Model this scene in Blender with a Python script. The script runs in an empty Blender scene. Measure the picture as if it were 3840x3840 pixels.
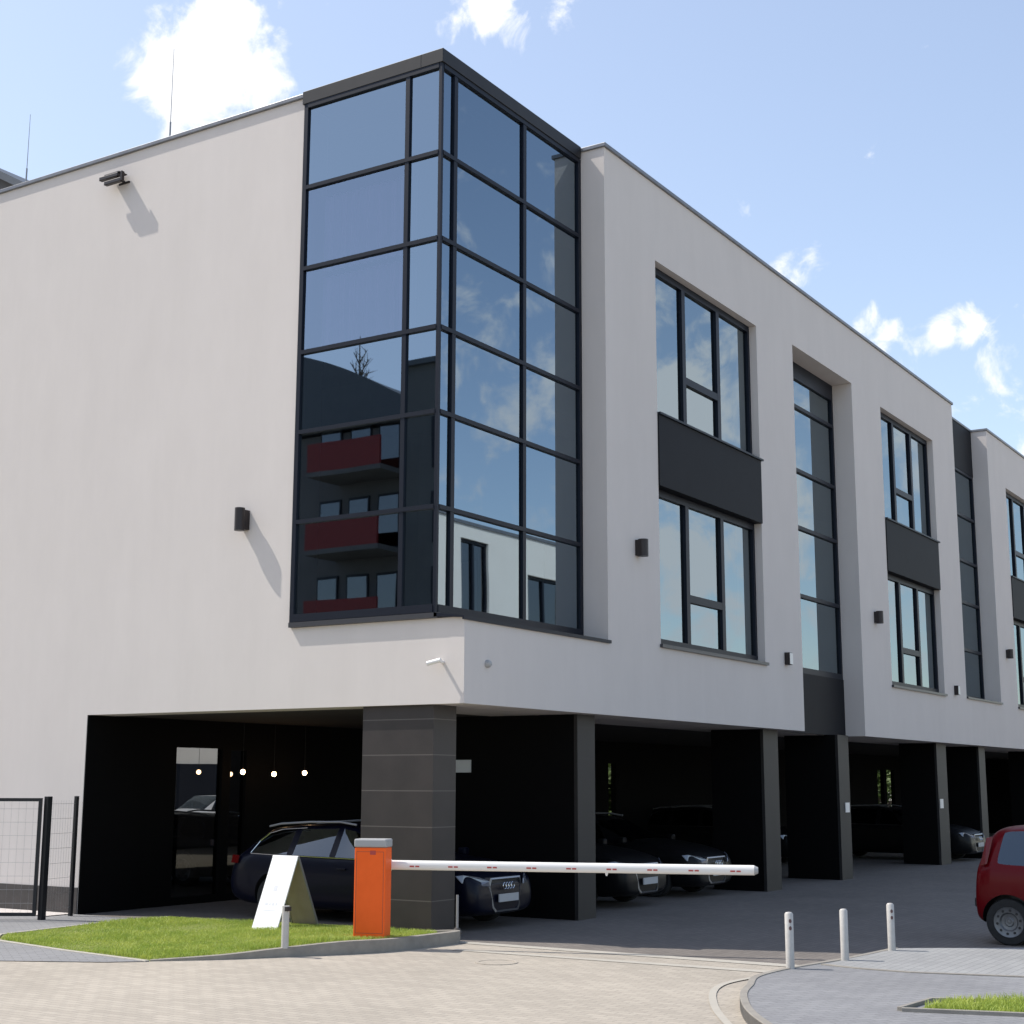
import bpy, bmesh, math, random
from mathutils import Vector, Matrix
S = 1.25                       # surveyed units -> metres
random.seed(7)
col = bpy.context.scene.collection
sc = bpy.context.scene

# ------------------------------------------------------------------ materials
def mat(name, base=(.5, .5, .5), rough=.6, metal=0., spec=.5, coat=0., emit=None, estr=0.):
    m = bpy.data.materials.new(name); m.use_nodes = True
    b = m.node_tree.nodes['Principled BSDF']
    b.inputs['Base Color'].default_value = (*base, 1)
    b.inputs['Roughness'].default_value = rough
    b.inputs['Metallic'].default_value = metal
    b.inputs['Specular IOR Level'].default_value = spec
    if coat:
        b.inputs['Coat Weight'].default_value = coat; b.inputs['Coat Roughness'].default_value = .04
    if emit:
        b.inputs['Emission Color'].default_value = (*emit, 1); b.inputs['Emission Strength'].default_value = estr
    return m
def nodes(m): return m.node_tree.nodes, m.node_tree.links, m.node_tree.nodes['Principled BSDF']
def noisy(name, c1, c2, scale=3., detail=6., rough=.7, bump=0., bscale=60., metal=0., spec=.5, bdist=.01, stretch=None):
    m = mat(name, c1, rough, metal, spec); N, L, B = nodes(m)
    tc = N.new('ShaderNodeTexCoord'); mp = N.new('ShaderNodeMapping'); L.new(tc.outputs['Object'], mp.inputs[0])
    if stretch: mp.inputs['Scale'].default_value = stretch
    n = N.new('ShaderNodeTexNoise'); n.inputs['Scale'].default_value = scale; n.inputs['Detail'].default_value = detail
    n.inputs['Roughness'].default_value = .65
    L.new(mp.outputs[0], n.inputs['Vector'])
    r = N.new('ShaderNodeValToRGB'); r.color_ramp.elements[0].position = .3; r.color_ramp.elements[1].position = .72
    r.color_ramp.elements[0].color = (*c1, 1); r.color_ramp.elements[1].color = (*c2, 1)
    L.new(n.outputs['Fac'], r.inputs[0]); L.new(r.outputs[0], B.inputs['Base Color'])
    if bump:
        n2 = N.new('ShaderNodeTexNoise'); n2.inputs['Scale'].default_value = bscale; n2.inputs['Detail'].default_value = 4
        L.new(tc.outputs['Object'], n2.inputs['Vector'])
        bp = N.new('ShaderNodeBump'); bp.inputs['Strength'].default_value = bump; bp.inputs['Distance'].default_value = bdist
        L.new(n2.outputs['Fac'], bp.inputs['Height']); L.new(bp.outputs[0], B.inputs['Normal'])
    return m
def pavers(name, c1, c2, cm, w=.2, h=.1, rot=0., var=.5, rough=.85, mort=.006, stain=.25, loop=0):
    m = mat(name, c1, rough); N, L, B = nodes(m)
    tc = N.new('ShaderNodeTexCoord'); mp = N.new('ShaderNodeMapping'); mp.inputs['Rotation'].default_value = (0, 0, rot)
    L.new(tc.outputs['Object'], mp.inputs[0])
    br = N.new('ShaderNodeTexBrick'); L.new(mp.outputs[0], br.inputs['Vector'])
    br.inputs['Color1'].default_value = (*c1, 1); br.inputs['Color2'].default_value = (*c2, 1); br.inputs['Mortar'].default_value = (*cm, 1)
    br.inputs['Scale'].default_value = 1; br.inputs['Brick Width'].default_value = w; br.inputs['Row Height'].default_value = h
    br.inputs['Mortar Size'].default_value = mort; br.inputs['Bias'].default_value = 0
    n = N.new('ShaderNodeTexNoise'); n.inputs['Scale'].default_value = .45; n.inputs['Detail'].default_value = 9; n.inputs['Roughness'].default_value = .62
    L.new(tc.outputs['Object'], n.inputs['Vector'])
    mr = N.new('ShaderNodeMapRange'); mr.inputs['From Min'].default_value = .3; mr.inputs['From Max'].default_value = .7
    mr.inputs['To Min'].default_value = 1 - stain; mr.inputs['To Max'].default_value = 1.06
    L.new(n.outputs['Fac'], mr.inputs['Value'])
    n3 = N.new('ShaderNodeTexNoise'); n3.inputs['Scale'].default_value = 55; n3.inputs['Detail'].default_value = 3
    L.new(tc.outputs['Object'], n3.inputs['Vector'])
    mr3 = N.new('ShaderNodeMapRange'); mr3.inputs['To Min'].default_value = .82; mr3.inputs['To Max'].default_value = 1.18
    L.new(n3.outputs['Fac'], mr3.inputs['Value'])
    mu = N.new('ShaderNodeMath'); mu.operation = 'MULTIPLY'; L.new(mr.outputs[0], mu.inputs[0]); L.new(mr3.outputs[0], mu.inputs[1])
    mx = N.new('ShaderNodeVectorMath'); mx.operation = 'SCALE'; L.new(br.outputs['Color'], mx.inputs[0]); L.new(mu.outputs[0], mx.inputs['Scale'])
    L.new(mx.outputs[0], B.inputs['Base Color'])
    bp = N.new('ShaderNodeBump'); bp.inputs['Strength'].default_value = .35; bp.inputs['Distance'].default_value = .004; bp.invert = True
    L.new(br.outputs['Fac'], bp.inputs['Height']); L.new(bp.outputs[0], B.inputs['Normal'])
    return m
def glassmat(name, ior=2.4, tint=(.2, .24, .26), gcol=(.92, .96, 1.), rough=0.):
    m = bpy.data.materials.new(name); m.use_nodes = True; N = m.node_tree.nodes; L = m.node_tree.links; N.clear()
    o = N.new('ShaderNodeOutputMaterial'); mx = N.new('ShaderNodeMixShader'); f = N.new('ShaderNodeFresnel'); f.inputs['IOR'].default_value = ior
    g = N.new('ShaderNodeBsdfGlossy'); g.inputs['Color'].default_value = (*gcol, 1); g.inputs['Roughness'].default_value = rough
    t = N.new('ShaderNodeBsdfTransparent'); t.inputs['Color'].default_value = (*tint, 1)
    tc = N.new('ShaderNodeTexCoord'); n = N.new('ShaderNodeTexNoise'); n.inputs['Scale'].default_value = .55; n.inputs['Detail'].default_value = 1
    L.new(tc.outputs['Object'], n.inputs['Vector'])
    bp = N.new('ShaderNodeBump'); bp.inputs['Strength'].default_value = .25; bp.inputs['Distance'].default_value = .006
    L.new(n.outputs['Fac'], bp.inputs['Height']); L.new(bp.outputs[0], g.inputs['Normal'])
    L.new(f.outputs[0], mx.inputs[0]); L.new(t.outputs[0], mx.inputs[1]); L.new(g.outputs[0], mx.inputs[2]); L.new(mx.outputs[0], o.inputs[0])
    return m
def tiles(name, c, cj, rowz, colw, joint=.012, rough=.45, c2=None):
    """large cladding sheets: joints in object space, horizontal rows and vertical joints"""
    m = mat(name, c, rough); N, L, B = nodes(m)
    tc = N.new('ShaderNodeTexCoord'); sp = N.new('ShaderNodeSeparateXYZ'); L.new(tc.outputs['Object'], sp.inputs[0])
    ad = N.new('ShaderNodeMath'); ad.operation = 'ADD'; L.new(sp.outputs[0], ad.inputs[0]); L.new(sp.outputs[1], ad.inputs[1])
    def line(src, period):
        a = N.new('ShaderNodeMath'); a.operation = 'PINGPONG'; a.inputs[1].default_value = period / 2; L.new(src, a.inputs[0])
        b = N.new('ShaderNodeMath'); b.operation = 'LESS_THAN'; b.inputs[1].default_value = joint / 2; L.new(a.outputs[0], b.inputs[0]); return b
    h = line(sp.outputs[2], rowz); v = line(ad.outputs[0], colw)
    mx = N.new('ShaderNodeMath'); mx.operation = 'MAXIMUM'; L.new(h.outputs[0], mx.inputs[0]); L.new(v.outputs[0], mx.inputs[1])
    n = N.new('ShaderNodeTexNoise'); n.inputs['Scale'].default_value = 2.2; n.inputs['Detail'].default_value = 8; L.new(tc.outputs['Object'], n.inputs['Vector'])
    r = N.new('ShaderNodeValToRGB'); r.color_ramp.elements[0].color = (*c, 1); r.color_ramp.elements[1].color = (*(c2 or c), 1)
    r.color_ramp.elements[0].position = .35; r.color_ramp.elements[1].position = .65; L.new(n.outputs['Fac'], r.inputs[0])
    mc = N.new('ShaderNodeMix'); mc.data_type = 'RGBA'; L.new(mx.outputs[0], mc.inputs['Factor']); L.new(r.outputs[0], mc.inputs['A']); mc.inputs['B'].default_value = (*cj, 1)
    L.new(mc.outputs['Result'], B.inputs['Base Color'])
    return m

M = dict(
    render=noisy('white_render', (.625, .575, .54), (.66, .608, .572), 1.3, 9, .9, .25, 140, bdist=.004, stretch=(1, 1, .45)),
    clad=tiles('dark_cladding', (.013, .012, .0125), (.018, .0165, .0165), .4875, 5.0, .012, .55, (.017, .0155, .0155)),
    pillar=tiles('pillar_tiles', (.027, .022, .0205), (.10, .088, .08), .4875, 5.6, .013, .5, (.036, .029, .027)),
    plinth=noisy('dark_plinth', (.05, .045, .043), (.075, .066, .062), 5, 6, .8, .2, 90),
    panel=noisy('anthracite_panel', (.0085, .009, .012), (.011, .012, .0155), 2, 4, .6, spec=.15),
    frame=mat('anthracite_frame', (.006, .009, .018), .45, .0, .25),
    fascia=noisy('grey_metal_fascia', (.016, .016, .018), (.022, .022, .024), 3, 4, .5, spec=.3),
    coping=noisy('coping_metal', (.14, .145, .16), (.2, .205, .22), 4, 4, .4, metal=.3),
    sill=mat('grey_metal_sill', (.06, .06, .066), .4, .3),
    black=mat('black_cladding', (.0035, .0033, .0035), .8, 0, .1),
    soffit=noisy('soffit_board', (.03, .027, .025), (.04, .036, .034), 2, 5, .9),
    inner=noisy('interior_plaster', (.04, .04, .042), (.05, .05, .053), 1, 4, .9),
    glass=glassmat('tinted_window_glass', 3.8, (.15, .17, .19), gcol=(.70, .86, 1.), rough=.012),
    glassc=glassmat('curtained_window_glass', 3.4, (.55, .50, .66), gcol=(.68, .82, 1.)),
    glass2=glassmat('clear_window_glass', 4.0, (.2, .24, .27), gcol=(.78, .92, 1.)),
    glassd=glassmat('dark_shopfront_glass', 2.5, (.1, .1, .1)),
    curtain=noisy('sheer_curtain', (.8, .72, .85), (.88, .8, .92), 3, 3, .9),
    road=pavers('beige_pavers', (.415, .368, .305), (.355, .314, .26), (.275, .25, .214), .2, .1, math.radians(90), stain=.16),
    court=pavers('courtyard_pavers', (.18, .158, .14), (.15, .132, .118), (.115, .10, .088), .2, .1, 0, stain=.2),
    gpav=pavers('grey_pavers', (.245, .245, .25), (.21, .21, .218), (.16, .16, .165), .2, .1, math.radians(35), stain=.2),
    lgpav=pavers('light_grey_pavers', (.30, .30, .295), (.27, .27, .268), (.21, .21, .21), .2, .1, 0, stain=.15),
    kerb=noisy('concrete_kerb', (.22, .20, .175), (.29, .27, .235), 6, 7, .85, .3, 80),
    band=noisy('pale_concrete_band', (.36, .335, .29), (.42, .39, .335), 5, 7, .85, .2, 80),
    gravel=noisy('pale_gravel', (.42, .38, .36), (.72, .67, .64), 40, 3, .9, .8, 60, bdist=.02),
    soil=noisy('lawn_soil', (.14, .17, .035), (.2, .22, .06), 9, 6, .95),
    orange=noisy('orange_paint', (.88, .125, .016), (.95, .14, .02), 4, 5, .5, spec=.2),
    cap=mat('grey_cap', (.36, .36, .36), .5),
    white=mat('white_paint', (.78, .76, .73), .38),
    wire=mat('fence_wire', (.30, .30, .30), .5, .3),
    greym=mat('galvanised_grey', (.30, .30, .31), .45, .4),
    redm=mat('red_sticker', (.42, .05, .04), .5),
    darkm=mat('dark_sticker', (.12, .06, .06), .5),
    bollard=noisy('bollard_paint', (.44, .42, .39), (.52, .50, .47), 12, 5, .5),
    fence=mat('black_fence_steel', (.008, .009, .012), .4, .2),
    lampb=mat('bronze_lamp', (.028, .022, .022), .42, .3),
    lens=mat('lamp_lens', (.35, .35, .36), .2),
    board=mat('white_board', (.86, .86, .86), .5),
    boardin=noisy('board_back', (.30, .25, .20), (.37, .31, .25), 3, 4, .8),
    faint=mat('faint_print', (.66, .66, .69), .5),
    sign=mat('white_sign', (.62, .66, .68), .5),
    bulb=mat('lit_bulb', (1, .9, .75), .5, emit=(1, .62, .32), estr=14),
    cord=mat('black_cord', (.01, .01, .01), .6),
    tyre=noisy('tyre_rubber', (.012, .012, .012), (.02, .02, .02), 20, 3, .85),
    rim=noisy('silver_wheel', (.13, .135, .14), (.19, .195, .205), 14, 5, .4, metal=.7),
    redcar=mat('red_car_paint', (.115, .0012, .004), .3, .0, .12, .1),
    navy=mat('navy_car_paint', (.0025, .0035, .012), .36, .0, .16, .08),
    blackcar=mat('black_car_paint', (.006, .006, .007), .4, .0, .15, .05),
    greycar=mat('dark_grey_car_paint', (.006, .006, .007), .4, .0, .2, .08),
    carglass=glassmat('car_window_glass', 1.95, (.10, .11, .12), gcol=(.7, .85, 1.)),
    chrome=mat('chrome_trim', (.62, .63, .65), .18, 1.),
    satin=mat('satin_grille_trim', (.30, .31, .33), .3, .9),
    plastic=mat('black_plastic', (.012, .012, .013), .55),
    hlamp=mat('headlight_glass', (.22, .23, .26), .15, .3, .5, .4),
    tlamp=mat('tail_light_red', (.13, .006, .006), .2, 0, .3, .25),
    plate=mat('number_plate_white', (.42, .43, .44), .4),
    vanw=mat('white_van_paint', (.7, .7, .7), .35, 0, .5, .5),
    redbal=mat('red_balcony_panel', (.16, .008, .008), .6),
    wallA=noisy('pale_block_render', (.09, .088, .09), (.12, .117, .12), .6, 5, .9),
    wallA2=noisy('grey_block_render', (.09, .095, .10), (.11, .115, .12), .6, 5, .9),
    roofA=noisy('grey_roof_metal', (.05, .06, .075), (.065, .075, .09), 2, 4, .5),
    wallB=noisy('cream_render', (.84, .80, .73), (.88, .85, .78), .6, 5, .9),
    bark=noisy('bark', (.08, .06, .045), (.14, .11, .08), 10, 5, .9),
)
def streaks(m, amt=.05):
    N, L, B = nodes(m); src = B.inputs['Base Color'].links[0].from_socket
    tc = N.new('ShaderNodeTexCoord'); mp = N.new('ShaderNodeMapping'); mp.inputs['Scale'].default_value = (2.2, 2.2, .12); L.new(tc.outputs['Object'], mp.inputs[0])
    n = N.new('ShaderNodeTexNoise'); n.inputs['Scale'].default_value = 1.6; n.inputs['Detail'].default_value = 7; n.inputs['Roughness'].default_value = .7; L.new(mp.outputs[0], n.inputs['Vector'])
    n2 = N.new('ShaderNodeTexNoise'); n2.inputs['Scale'].default_value = .35; n2.inputs['Detail'].default_value = 5; L.new(tc.outputs['Object'], n2.inputs['Vector'])
    a = N.new('ShaderNodeMath'); a.operation = 'ADD'; L.new(n.outputs['Fac'], a.inputs[0]); L.new(n2.outputs['Fac'], a.inputs[1])
    mr = N.new('ShaderNodeMapRange'); mr.inputs['From Min'].default_value = .75; mr.inputs['From Max'].default_value = 1.25; mr.inputs['To Min'].default_value = 1 - amt; mr.inputs['To Max'].default_value = 1 + amt * .5; L.new(a.outputs[0], mr.inputs['Value'])
    v = N.new('ShaderNodeVectorMath'); v.operation = 'SCALE'; L.new(src, v.inputs[0]); L.new(mr.outputs[0], v.inputs['Scale']); L.new(v.outputs[0], B.inputs['Base Color'])
streaks(M['render'], .018)
def leafmat(name, c1, c2, sc=6.):
    m = noisy(name, c1, c2, sc, 5, .6); N, L, B = nodes(m)
    o = N['Material Output']; tr = N.new('ShaderNodeBsdfTranslucent'); mx = N.new('ShaderNodeMixShader'); mx.inputs[0].default_value = .35
    src = B.inputs['Base Color'].links[0].from_socket; L.new(src, tr.inputs[0])
    L.new(B.outputs[0], mx.inputs[1]); L.new(tr.outputs[0], mx.inputs[2]); L.new(mx.outputs[0], o.inputs[0]); return m
M['grass'] = leafmat('grass_blades', (.27, .38, .055), (.53, .58, .13), 2.2)
M['leaf'] = leafmat('tree_leaves', (.05, .10, .02), (.13, .19, .04), .9)

# ------------------------------------------------------------------ mesh helpers (surveyed units, scaled by S on linking)
class MB:
    def __init__(s): s.v = []; s.f = []; s.m = []; s.mi = 0
    def add(s, vs, fs):
        n = len(s.v); s.v += [tuple(v) for v in vs]; s.f += [tuple(i + n for i in f) for f in fs]; s.m += [s.mi] * len(fs); return s
    def box(s, x0, x1, y0, y1, z0, z1, mx=None):
        v = [(x, y, z) for x in (x0, x1) for y in (y0, y1) for z in (z0, z1)]
        if mx: v = [tuple(mx @ Vector(q)) for q in v]
        return s.add(v, [(0, 1, 3, 2), (4, 6, 7, 5), (0, 4, 5, 1), (2, 3, 7, 6), (0, 2, 6, 4), (1, 5, 7, 3)])
    def poly(s, pts): return s.add(pts, [tuple(range(len(pts)))])
    def tube(s, a, b, r, n=12, r2=None, caps=True):
        a, b = Vector(a), Vector(b); d = (b - a).normalized(); u = d.orthogonal().normalized(); w = d.cross(u); r2 = r if r2 is None else r2
        vs = []
        for p, rr in ((a, r), (b, r2)):
            for i in range(n):
                t = 2 * math.pi * i / n; vs.append(p + (u * math.cos(t) + w * math.sin(t)) * rr)
        fs = [(i, (i + 1) % n, n + (i + 1) % n, n + i) for i in range(n)]
        if caps: fs += [tuple(range(n))[::-1], tuple(range(n, 2 * n))]
        return s.add(vs, fs)
    def lathe(s, prof, org=(0, 0, 0), ax='z', n=28, mx=None):
        vs = []; k = len(prof)
        for i in range(n):
            t = 2 * math.pi * i / n; c, q = math.cos(t), math.sin(t)
            for r, h in prof:
                p = {'z': (r * c, r * q, h), 'y': (r * c, h, r * q), 'x': (h, r * c, r * q)}[ax]
                p = Vector(p) + Vector(org); vs.append(mx @ p if mx else p)
        fs = [(i * k + j, ((i + 1) % n) * k + j, ((i + 1) % n) * k + j + 1, i * k + j + 1) for i in range(n) for j in range(k - 1)]
        return s.add(vs, fs)
    def extr(s, pts, off):
        n = len(pts); off = Vector(off); vs = [Vector(p) for p in pts]; vs += [p + off for p in vs]
        return s.add(vs, [tuple(range(n))[::-1], tuple(range(n, 2 * n))] + [(i, (i + 1) % n, n + (i + 1) % n, n + i) for i in range(n)])
    def obj(s, name, m, parent=None, root=None, smooth=False, scale=None, bevel=0., face=None):
        k = S if scale is None else scale
        o0 = Vector((0, 0, 0))
        if parent is not None:
            q = parent
            while q is not None: o0 += q.location; q = q.parent
        me = bpy.data.meshes.new(name)
        me.from_pydata([tuple(Vector(v) * k - o0) for v in s.v], [], s.f)
        for mm in (m if isinstance(m, list) else [m]): me.materials.append(mm)
        for p, i in zip(me.polygons, s.m): p.material_index = i
        bm = bmesh.new(); bm.from_mesh(me); bmesh.ops.recalc_face_normals(bm, faces=bm.faces)
        if face is not None:
            bm.normal_update(); fl = [q for q in bm.faces if q.normal.dot(Vector(face)) < 0]
            if fl: bmesh.ops.reverse_faces(bm, faces=fl)
        bm.to_mesh(me); bm.free()
        if smooth:
            for p in me.polygons: p.use_smooth = True
            me.set_sharp_from_angle(angle=math.radians(40))
        o = bpy.data.objects.new(name, me); col.objects.link(o)
        if parent is not None: o.parent = parent
        if bevel:
            b = o.modifiers.new('bevel', 'BEVEL'); b.width = bevel; b.segments = 2; b.limit_method = 'ANGLE'
        return o
def tag(o, label, cat, group=None):
    o['label'] = label; o['category'] = cat
    if group: o['group'] = group
    return o
def thing(name, loc, label, cat, group=None):
    o = bpy.data.objects.new(name, None); o.location = Vector(loc) * S; o.empty_display_size = .2; col.objects.link(o)
    return tag(o, label, cat, group)
def struct(o, kind='structure'): o['kind'] = kind; return o
def copy_tree(o, parent=None):
    c = o.copy(); col.objects.link(c)
    if parent is not None: c.parent = parent
    for ch in list(o.children): copy_tree(ch, c)
    return c

# ------------------------------------------------------------------ survey constants
ZS, H, ZL = 2.4965, 10.21, 3.5
XR, W1A, W1B, X4, X5, W2A, W2B, X3 = 3.268, 4.759, 8.387, 9.954, 12.914, 14.56, 18.02, 19.66
X6, W3A, W3B, X7, X8, W4A, W4B, X9 = 22.59, 24.2, 27.75, 29.3, 32.25, 33.9, 37.4, 39.1
ZB, S0, S1, ZT, ZT2 = 3.513, 5.72, 6.77, 9.0, 9.09
R = .38; WT = .45; YO = 5.875; YE = 14.0
CT = H - .055            # underside of coping

# ================================================================== THE BUILDING
B = thing('office_building', (0, 0, 0), 'long white rendered office block with glazed corner bay over a dark parking undercroft', 'building')

def grid(mb, us, zs, hole, fn):
    """wall skin with openings; fn(u, z, depthflag) -> point"""
    nu, nz = len(us) - 1, len(zs) - 1
    solid = lambda i, j: 0 <= i < nu and 0 <= j < nz and not hole((us[i] + us[i + 1]) / 2, (zs[j] + zs[j + 1]) / 2)
    for i in range(nu):
        for j in range(nz):
            if not solid(i, j): continue
            a, b, c, d = us[i], us[i + 1], zs[j], zs[j + 1]
            for t in (0, 1): mb.poly([fn(a, c, t), fn(b, c, t), fn(b, d, t), fn(a, d, t)])
            if not solid(i - 1, j): mb.poly([fn(a, c, 0), fn(a, d, 0), fn(a, d, 1), fn(a, c, 1)])
            if not solid(i + 1, j): mb.poly([fn(b, c, 0), fn(b, d, 0), fn(b, d, 1), fn(b, c, 1)])
            if not solid(i, j - 1): mb.poly([fn(a, c, 0), fn(b, c, 0), fn(b, c, 1), fn(a, c, 1)])
            if not solid(i, j + 1): mb.poly([fn(a, d, 0), fn(b, d, 0), fn(b, d, 1), fn(a, d, 1)])
w = MB()
def hole_r(x, z):
    if x < XR and z > 3.44: return True
    for a, b in ((W1A, W1B), (W2A, W2B), (W3A, W3B), (W4A, W4B)):
        if a < x < b and ZB < z < ZT: return True
    if X4 < x < X5 and z < ZT2: return True
    if X7 < x < X8 and z < ZT2: return True
    if X3 < x < X6 and z > ZL: return True
    return False
grid(w, [0, XR, W1A, W1B, X4, X5, W2A, W2B, X3, X6, W3A, W3B, X7, X8, W4A, W4B, X9], [ZS, 3.44, ZL, ZB, ZT, ZT2, CT], hole_r,
     lambda u, z, t: (u, WT * t, z))
w.obj('front_wall', M['render'], B)
w = MB()
def hole_l(y, z):
    if y < 2.48 and z > 3.44: return True
    if y < YO and z < ZS: return True
    return False
grid(w, [WT, 2.48, YO, YE], [0.0, ZS, 3.44, CT], hole_l, lambda u, z, t: (WT * t, u, z))
w.obj('side_wall', M['render'], B)
MB().box(-.012, .0, YO + .001, YE, 0, .33).obj('plinth', M['plinth'], B)
# roof deck, rear, upper slab
MB().box(WT + .002, X9, WT + .002, YE, 9.7, 9.8).obj('roof', M['soffit'], B)
MB().box(WT, X9, YE, YE + .3, ZS, CT).obj('rear_wall', M['render'], B)
MB().box(X9, X9 + .3, 0, YE, ZS, CT).obj('end_wall', M['render'], B)
MB().box(WT + .001, X9, WT + .001, YE - .001, ZS + .004, ZS + .2).obj('soffit', M['soffit'], B)
MB().box(WT + .001, X9, WT + .001, 1.5, ZS - .001, ZS + .003).obj('soffit_bounce_strip', M['render'], B)  # pale strip paints the bounced light along the front of the dark soffit
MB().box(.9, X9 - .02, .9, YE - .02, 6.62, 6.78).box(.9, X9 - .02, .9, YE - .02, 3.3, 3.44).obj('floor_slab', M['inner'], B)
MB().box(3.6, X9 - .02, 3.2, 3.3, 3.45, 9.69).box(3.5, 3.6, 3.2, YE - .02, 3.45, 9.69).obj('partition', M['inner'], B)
MB().box(WT + .001, WT + .05, WT + .051, YE, 9.801, CT - .002).box(WT + .051, X9, WT + .001, WT + .05, 9.801, CT - .002).obj('parapet', M['black'], B)
MB().box(.06, WT, .45, 2.47, 10.052, 10.07).box(WT, XR - .05, .45, WT + .0, 10.052, 10.07).obj('bay_ceiling', M['inner'], B)
# copings
def coping(name, segs):
    m = MB()
    for x0, x1, y0, y1 in segs: m.box(x0, x1, y0, y1, CT, H)
    return m.obj(name, M['coping'], B, bevel=.008)
coping('coping', [(XR - .03, X3 + .03, -.035, WT + .02)])
coping('coping', [(X6 - .03, X9 + .03, -.035, WT + .02)])
coping('coping', [(-.035, WT, 2.5, YE + .3)])
coping('coping', [(X3 + .03, X6 - .03, R - .03, R + .3)])

# ---- glazed corner bay
bay_x, bay_y, bt = -.04, .36, .055       # outer faces; profile width
vl = [2.475, .86, .36]; rails = [3.55, 4.70, 5.80, 6.80, 7.87, 8.93, 10.02]
vr = [bay_x, .265, 1.82, XR - .012]
bay = MB()
fd = .075
# verticals left face (plane x = bay_x), right face (plane y = bay_y)
bay.box(bay_x, bay_x + fd, 2.475 - .06, 2.475, 3.5, 10.05)
bay.box(bay_x, bay_x + fd, .86 - .03, .86 + .03, 3.5, 10.05)
bay.box(bay_x, bay_x + .042, bay_y, bay_y + .042, 3.5, 10.05)
for xx, hw in ((.265, .036), (1.82, .036)): bay.box(xx - hw, xx + hw, bay_y, bay_y + fd, 3.5, 10.05)
bay.box(XR - .075, XR - .002, bay_y, bay_y + fd, 3.5, 10.05)
for z in rails:
    h = .025 if z not in (rails[0], rails[-1]) else .03 if z == rails[-1] else .045
    bay.box(bay_x - .006, bay_x + fd - .01, .36 + .043, 2.414, z - h, z + h)
    bay.box(bay_x + .043, XR - .076, bay_y - .006, bay_y + fd - .01, z - h, z + h)
bay.obj('bay_frame', M['frame'], B)
# panes, each its own part
ys_l = [(2.415, .89), (.83, .403)]; xs_r = [(.003, .229), (.301, 1.784), (1.856, XR - .075)]
for k in range(6):
    z0, z1 = rails[k] + .022, rails[k + 1] - .022
    for a, b in ys_l:
        t = random.uniform(-.002, .002)
        MB().poly([(bay_x + .03 + t, a, z0), (bay_x + .03, b, z0), (bay_x + .03 - t, b, z1), (bay_x + .03, a, z1)]).obj('window_pane', M['glassc' if k in (3, 4) and a > 2 else 'glass'], B, face=(-1, 0, 0))
    for a, b in xs_r:
        t = random.uniform(-.002, .002)
        MB().poly([(a, bay_y + .03 + t, z0), (b, bay_y + .03, z0), (b, bay_y + .03 - t, z1), (a, bay_y + .03, z1)]).obj('window_pane', M['glass'], B, face=(0, -1, 0))
# fascia of the bay
MB().box(bay_x - .012, bay_x + .3, bay_y + .3, 2.5 + .0, 10.05, H + .012).box(bay_x - .012, XR - .031, bay_y - .02, bay_y + .3, 10.05, H + .012).obj('bay_fascia', M['fascia'], B, bevel=.006)
# bay sill : level on the side, sloped ledge on the front
MB().box(bay_x - .01, .3, bay_y - .021, 2.479, 3.442, 3.5).obj('bay_sill', M['sill'], B)
sl = MB(); sl.extr([(bay_x - .01, bay_y + .02, 3.50), (bay_x - .01, -.03, 3.445), (bay_x - .01, -.03, 3.405), (bay_x - .01, 0 - .004, 3.405), (bay_x - .01, -.004, 3.43), (bay_x - .01, bay_y - .021, 3.452), (bay_x - .01, bay_y + .02, 3.452)], (XR + .045 - bay_x, 0, 0))
sl.obj('bay_sill', M['frame'], B)
# curtains behind the two upper left panes
for z0, z1 in ((6.86, 7.84), (7.92, 8.9)):
    c = MB(); n = 90; pts = []
    for i in range(n + 1):
        y = .95 + (2.35 - .95) * i / n; x = .30 + .035 * math.sin(i * .9) + .02 * math.sin(i * 2.3 + 1); pts.append((x, y))
    c.add([(x, y, z) for x, y in pts for z in (z0, z1)], [(2 * i, 2 * i + 2, 2 * i + 3, 2 * i + 1) for i in range(n)])
    c.obj('curtain', M['curtain'], B, smooth=True)

# ---- window stacks
def window(xa, xb, za, zb_, tr):
    """frame at y .12-.2 with three bays, opening light in the middle"""
    wd = xb - xa; m1 = xa + wd * .318; m2 = xa + wd * .655
    f = MB(); y0, y1 = .125, .20; e = .07
    f.box(xa, xa + e, y0, y1, za, zb_); f.box(xb - e, xb, y0, y1, za, zb_)
    f.box(xa + e, xb - e, y0, y1, za, za + e); f.box(xa + e, xb - e, y0, y1, zb_ - .1, zb_)
    for mm in (m1, m2): f.box(mm - .055, mm + .055, y0 - .004, y1, za + e, zb_ - .1)
    f.box(m1 + .055, m2 - .055, y0 - .003, y1, tr - .055, tr + .055)
    fr = f.obj('window', M['frame'], B)
    for a, b, c, d in ((xa + e, m1 - .055, za + e, zb_ - .1), (m2 + .055, xb - e, za + e, zb_ - .1), (m1 + .055, m2 - .055, za + e, tr - .055), (m1 + .055, m2 - .055, tr + .055, zb_ - .1)):
        t = random.uniform(-.003, .003)
        MB().poly([(a, .165 + t, c), (b, .165, c), (b, .165 - t, d), (a, .165, d)]).obj('pane', M['glass2'], fr, face=(0, -1, 0))
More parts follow.
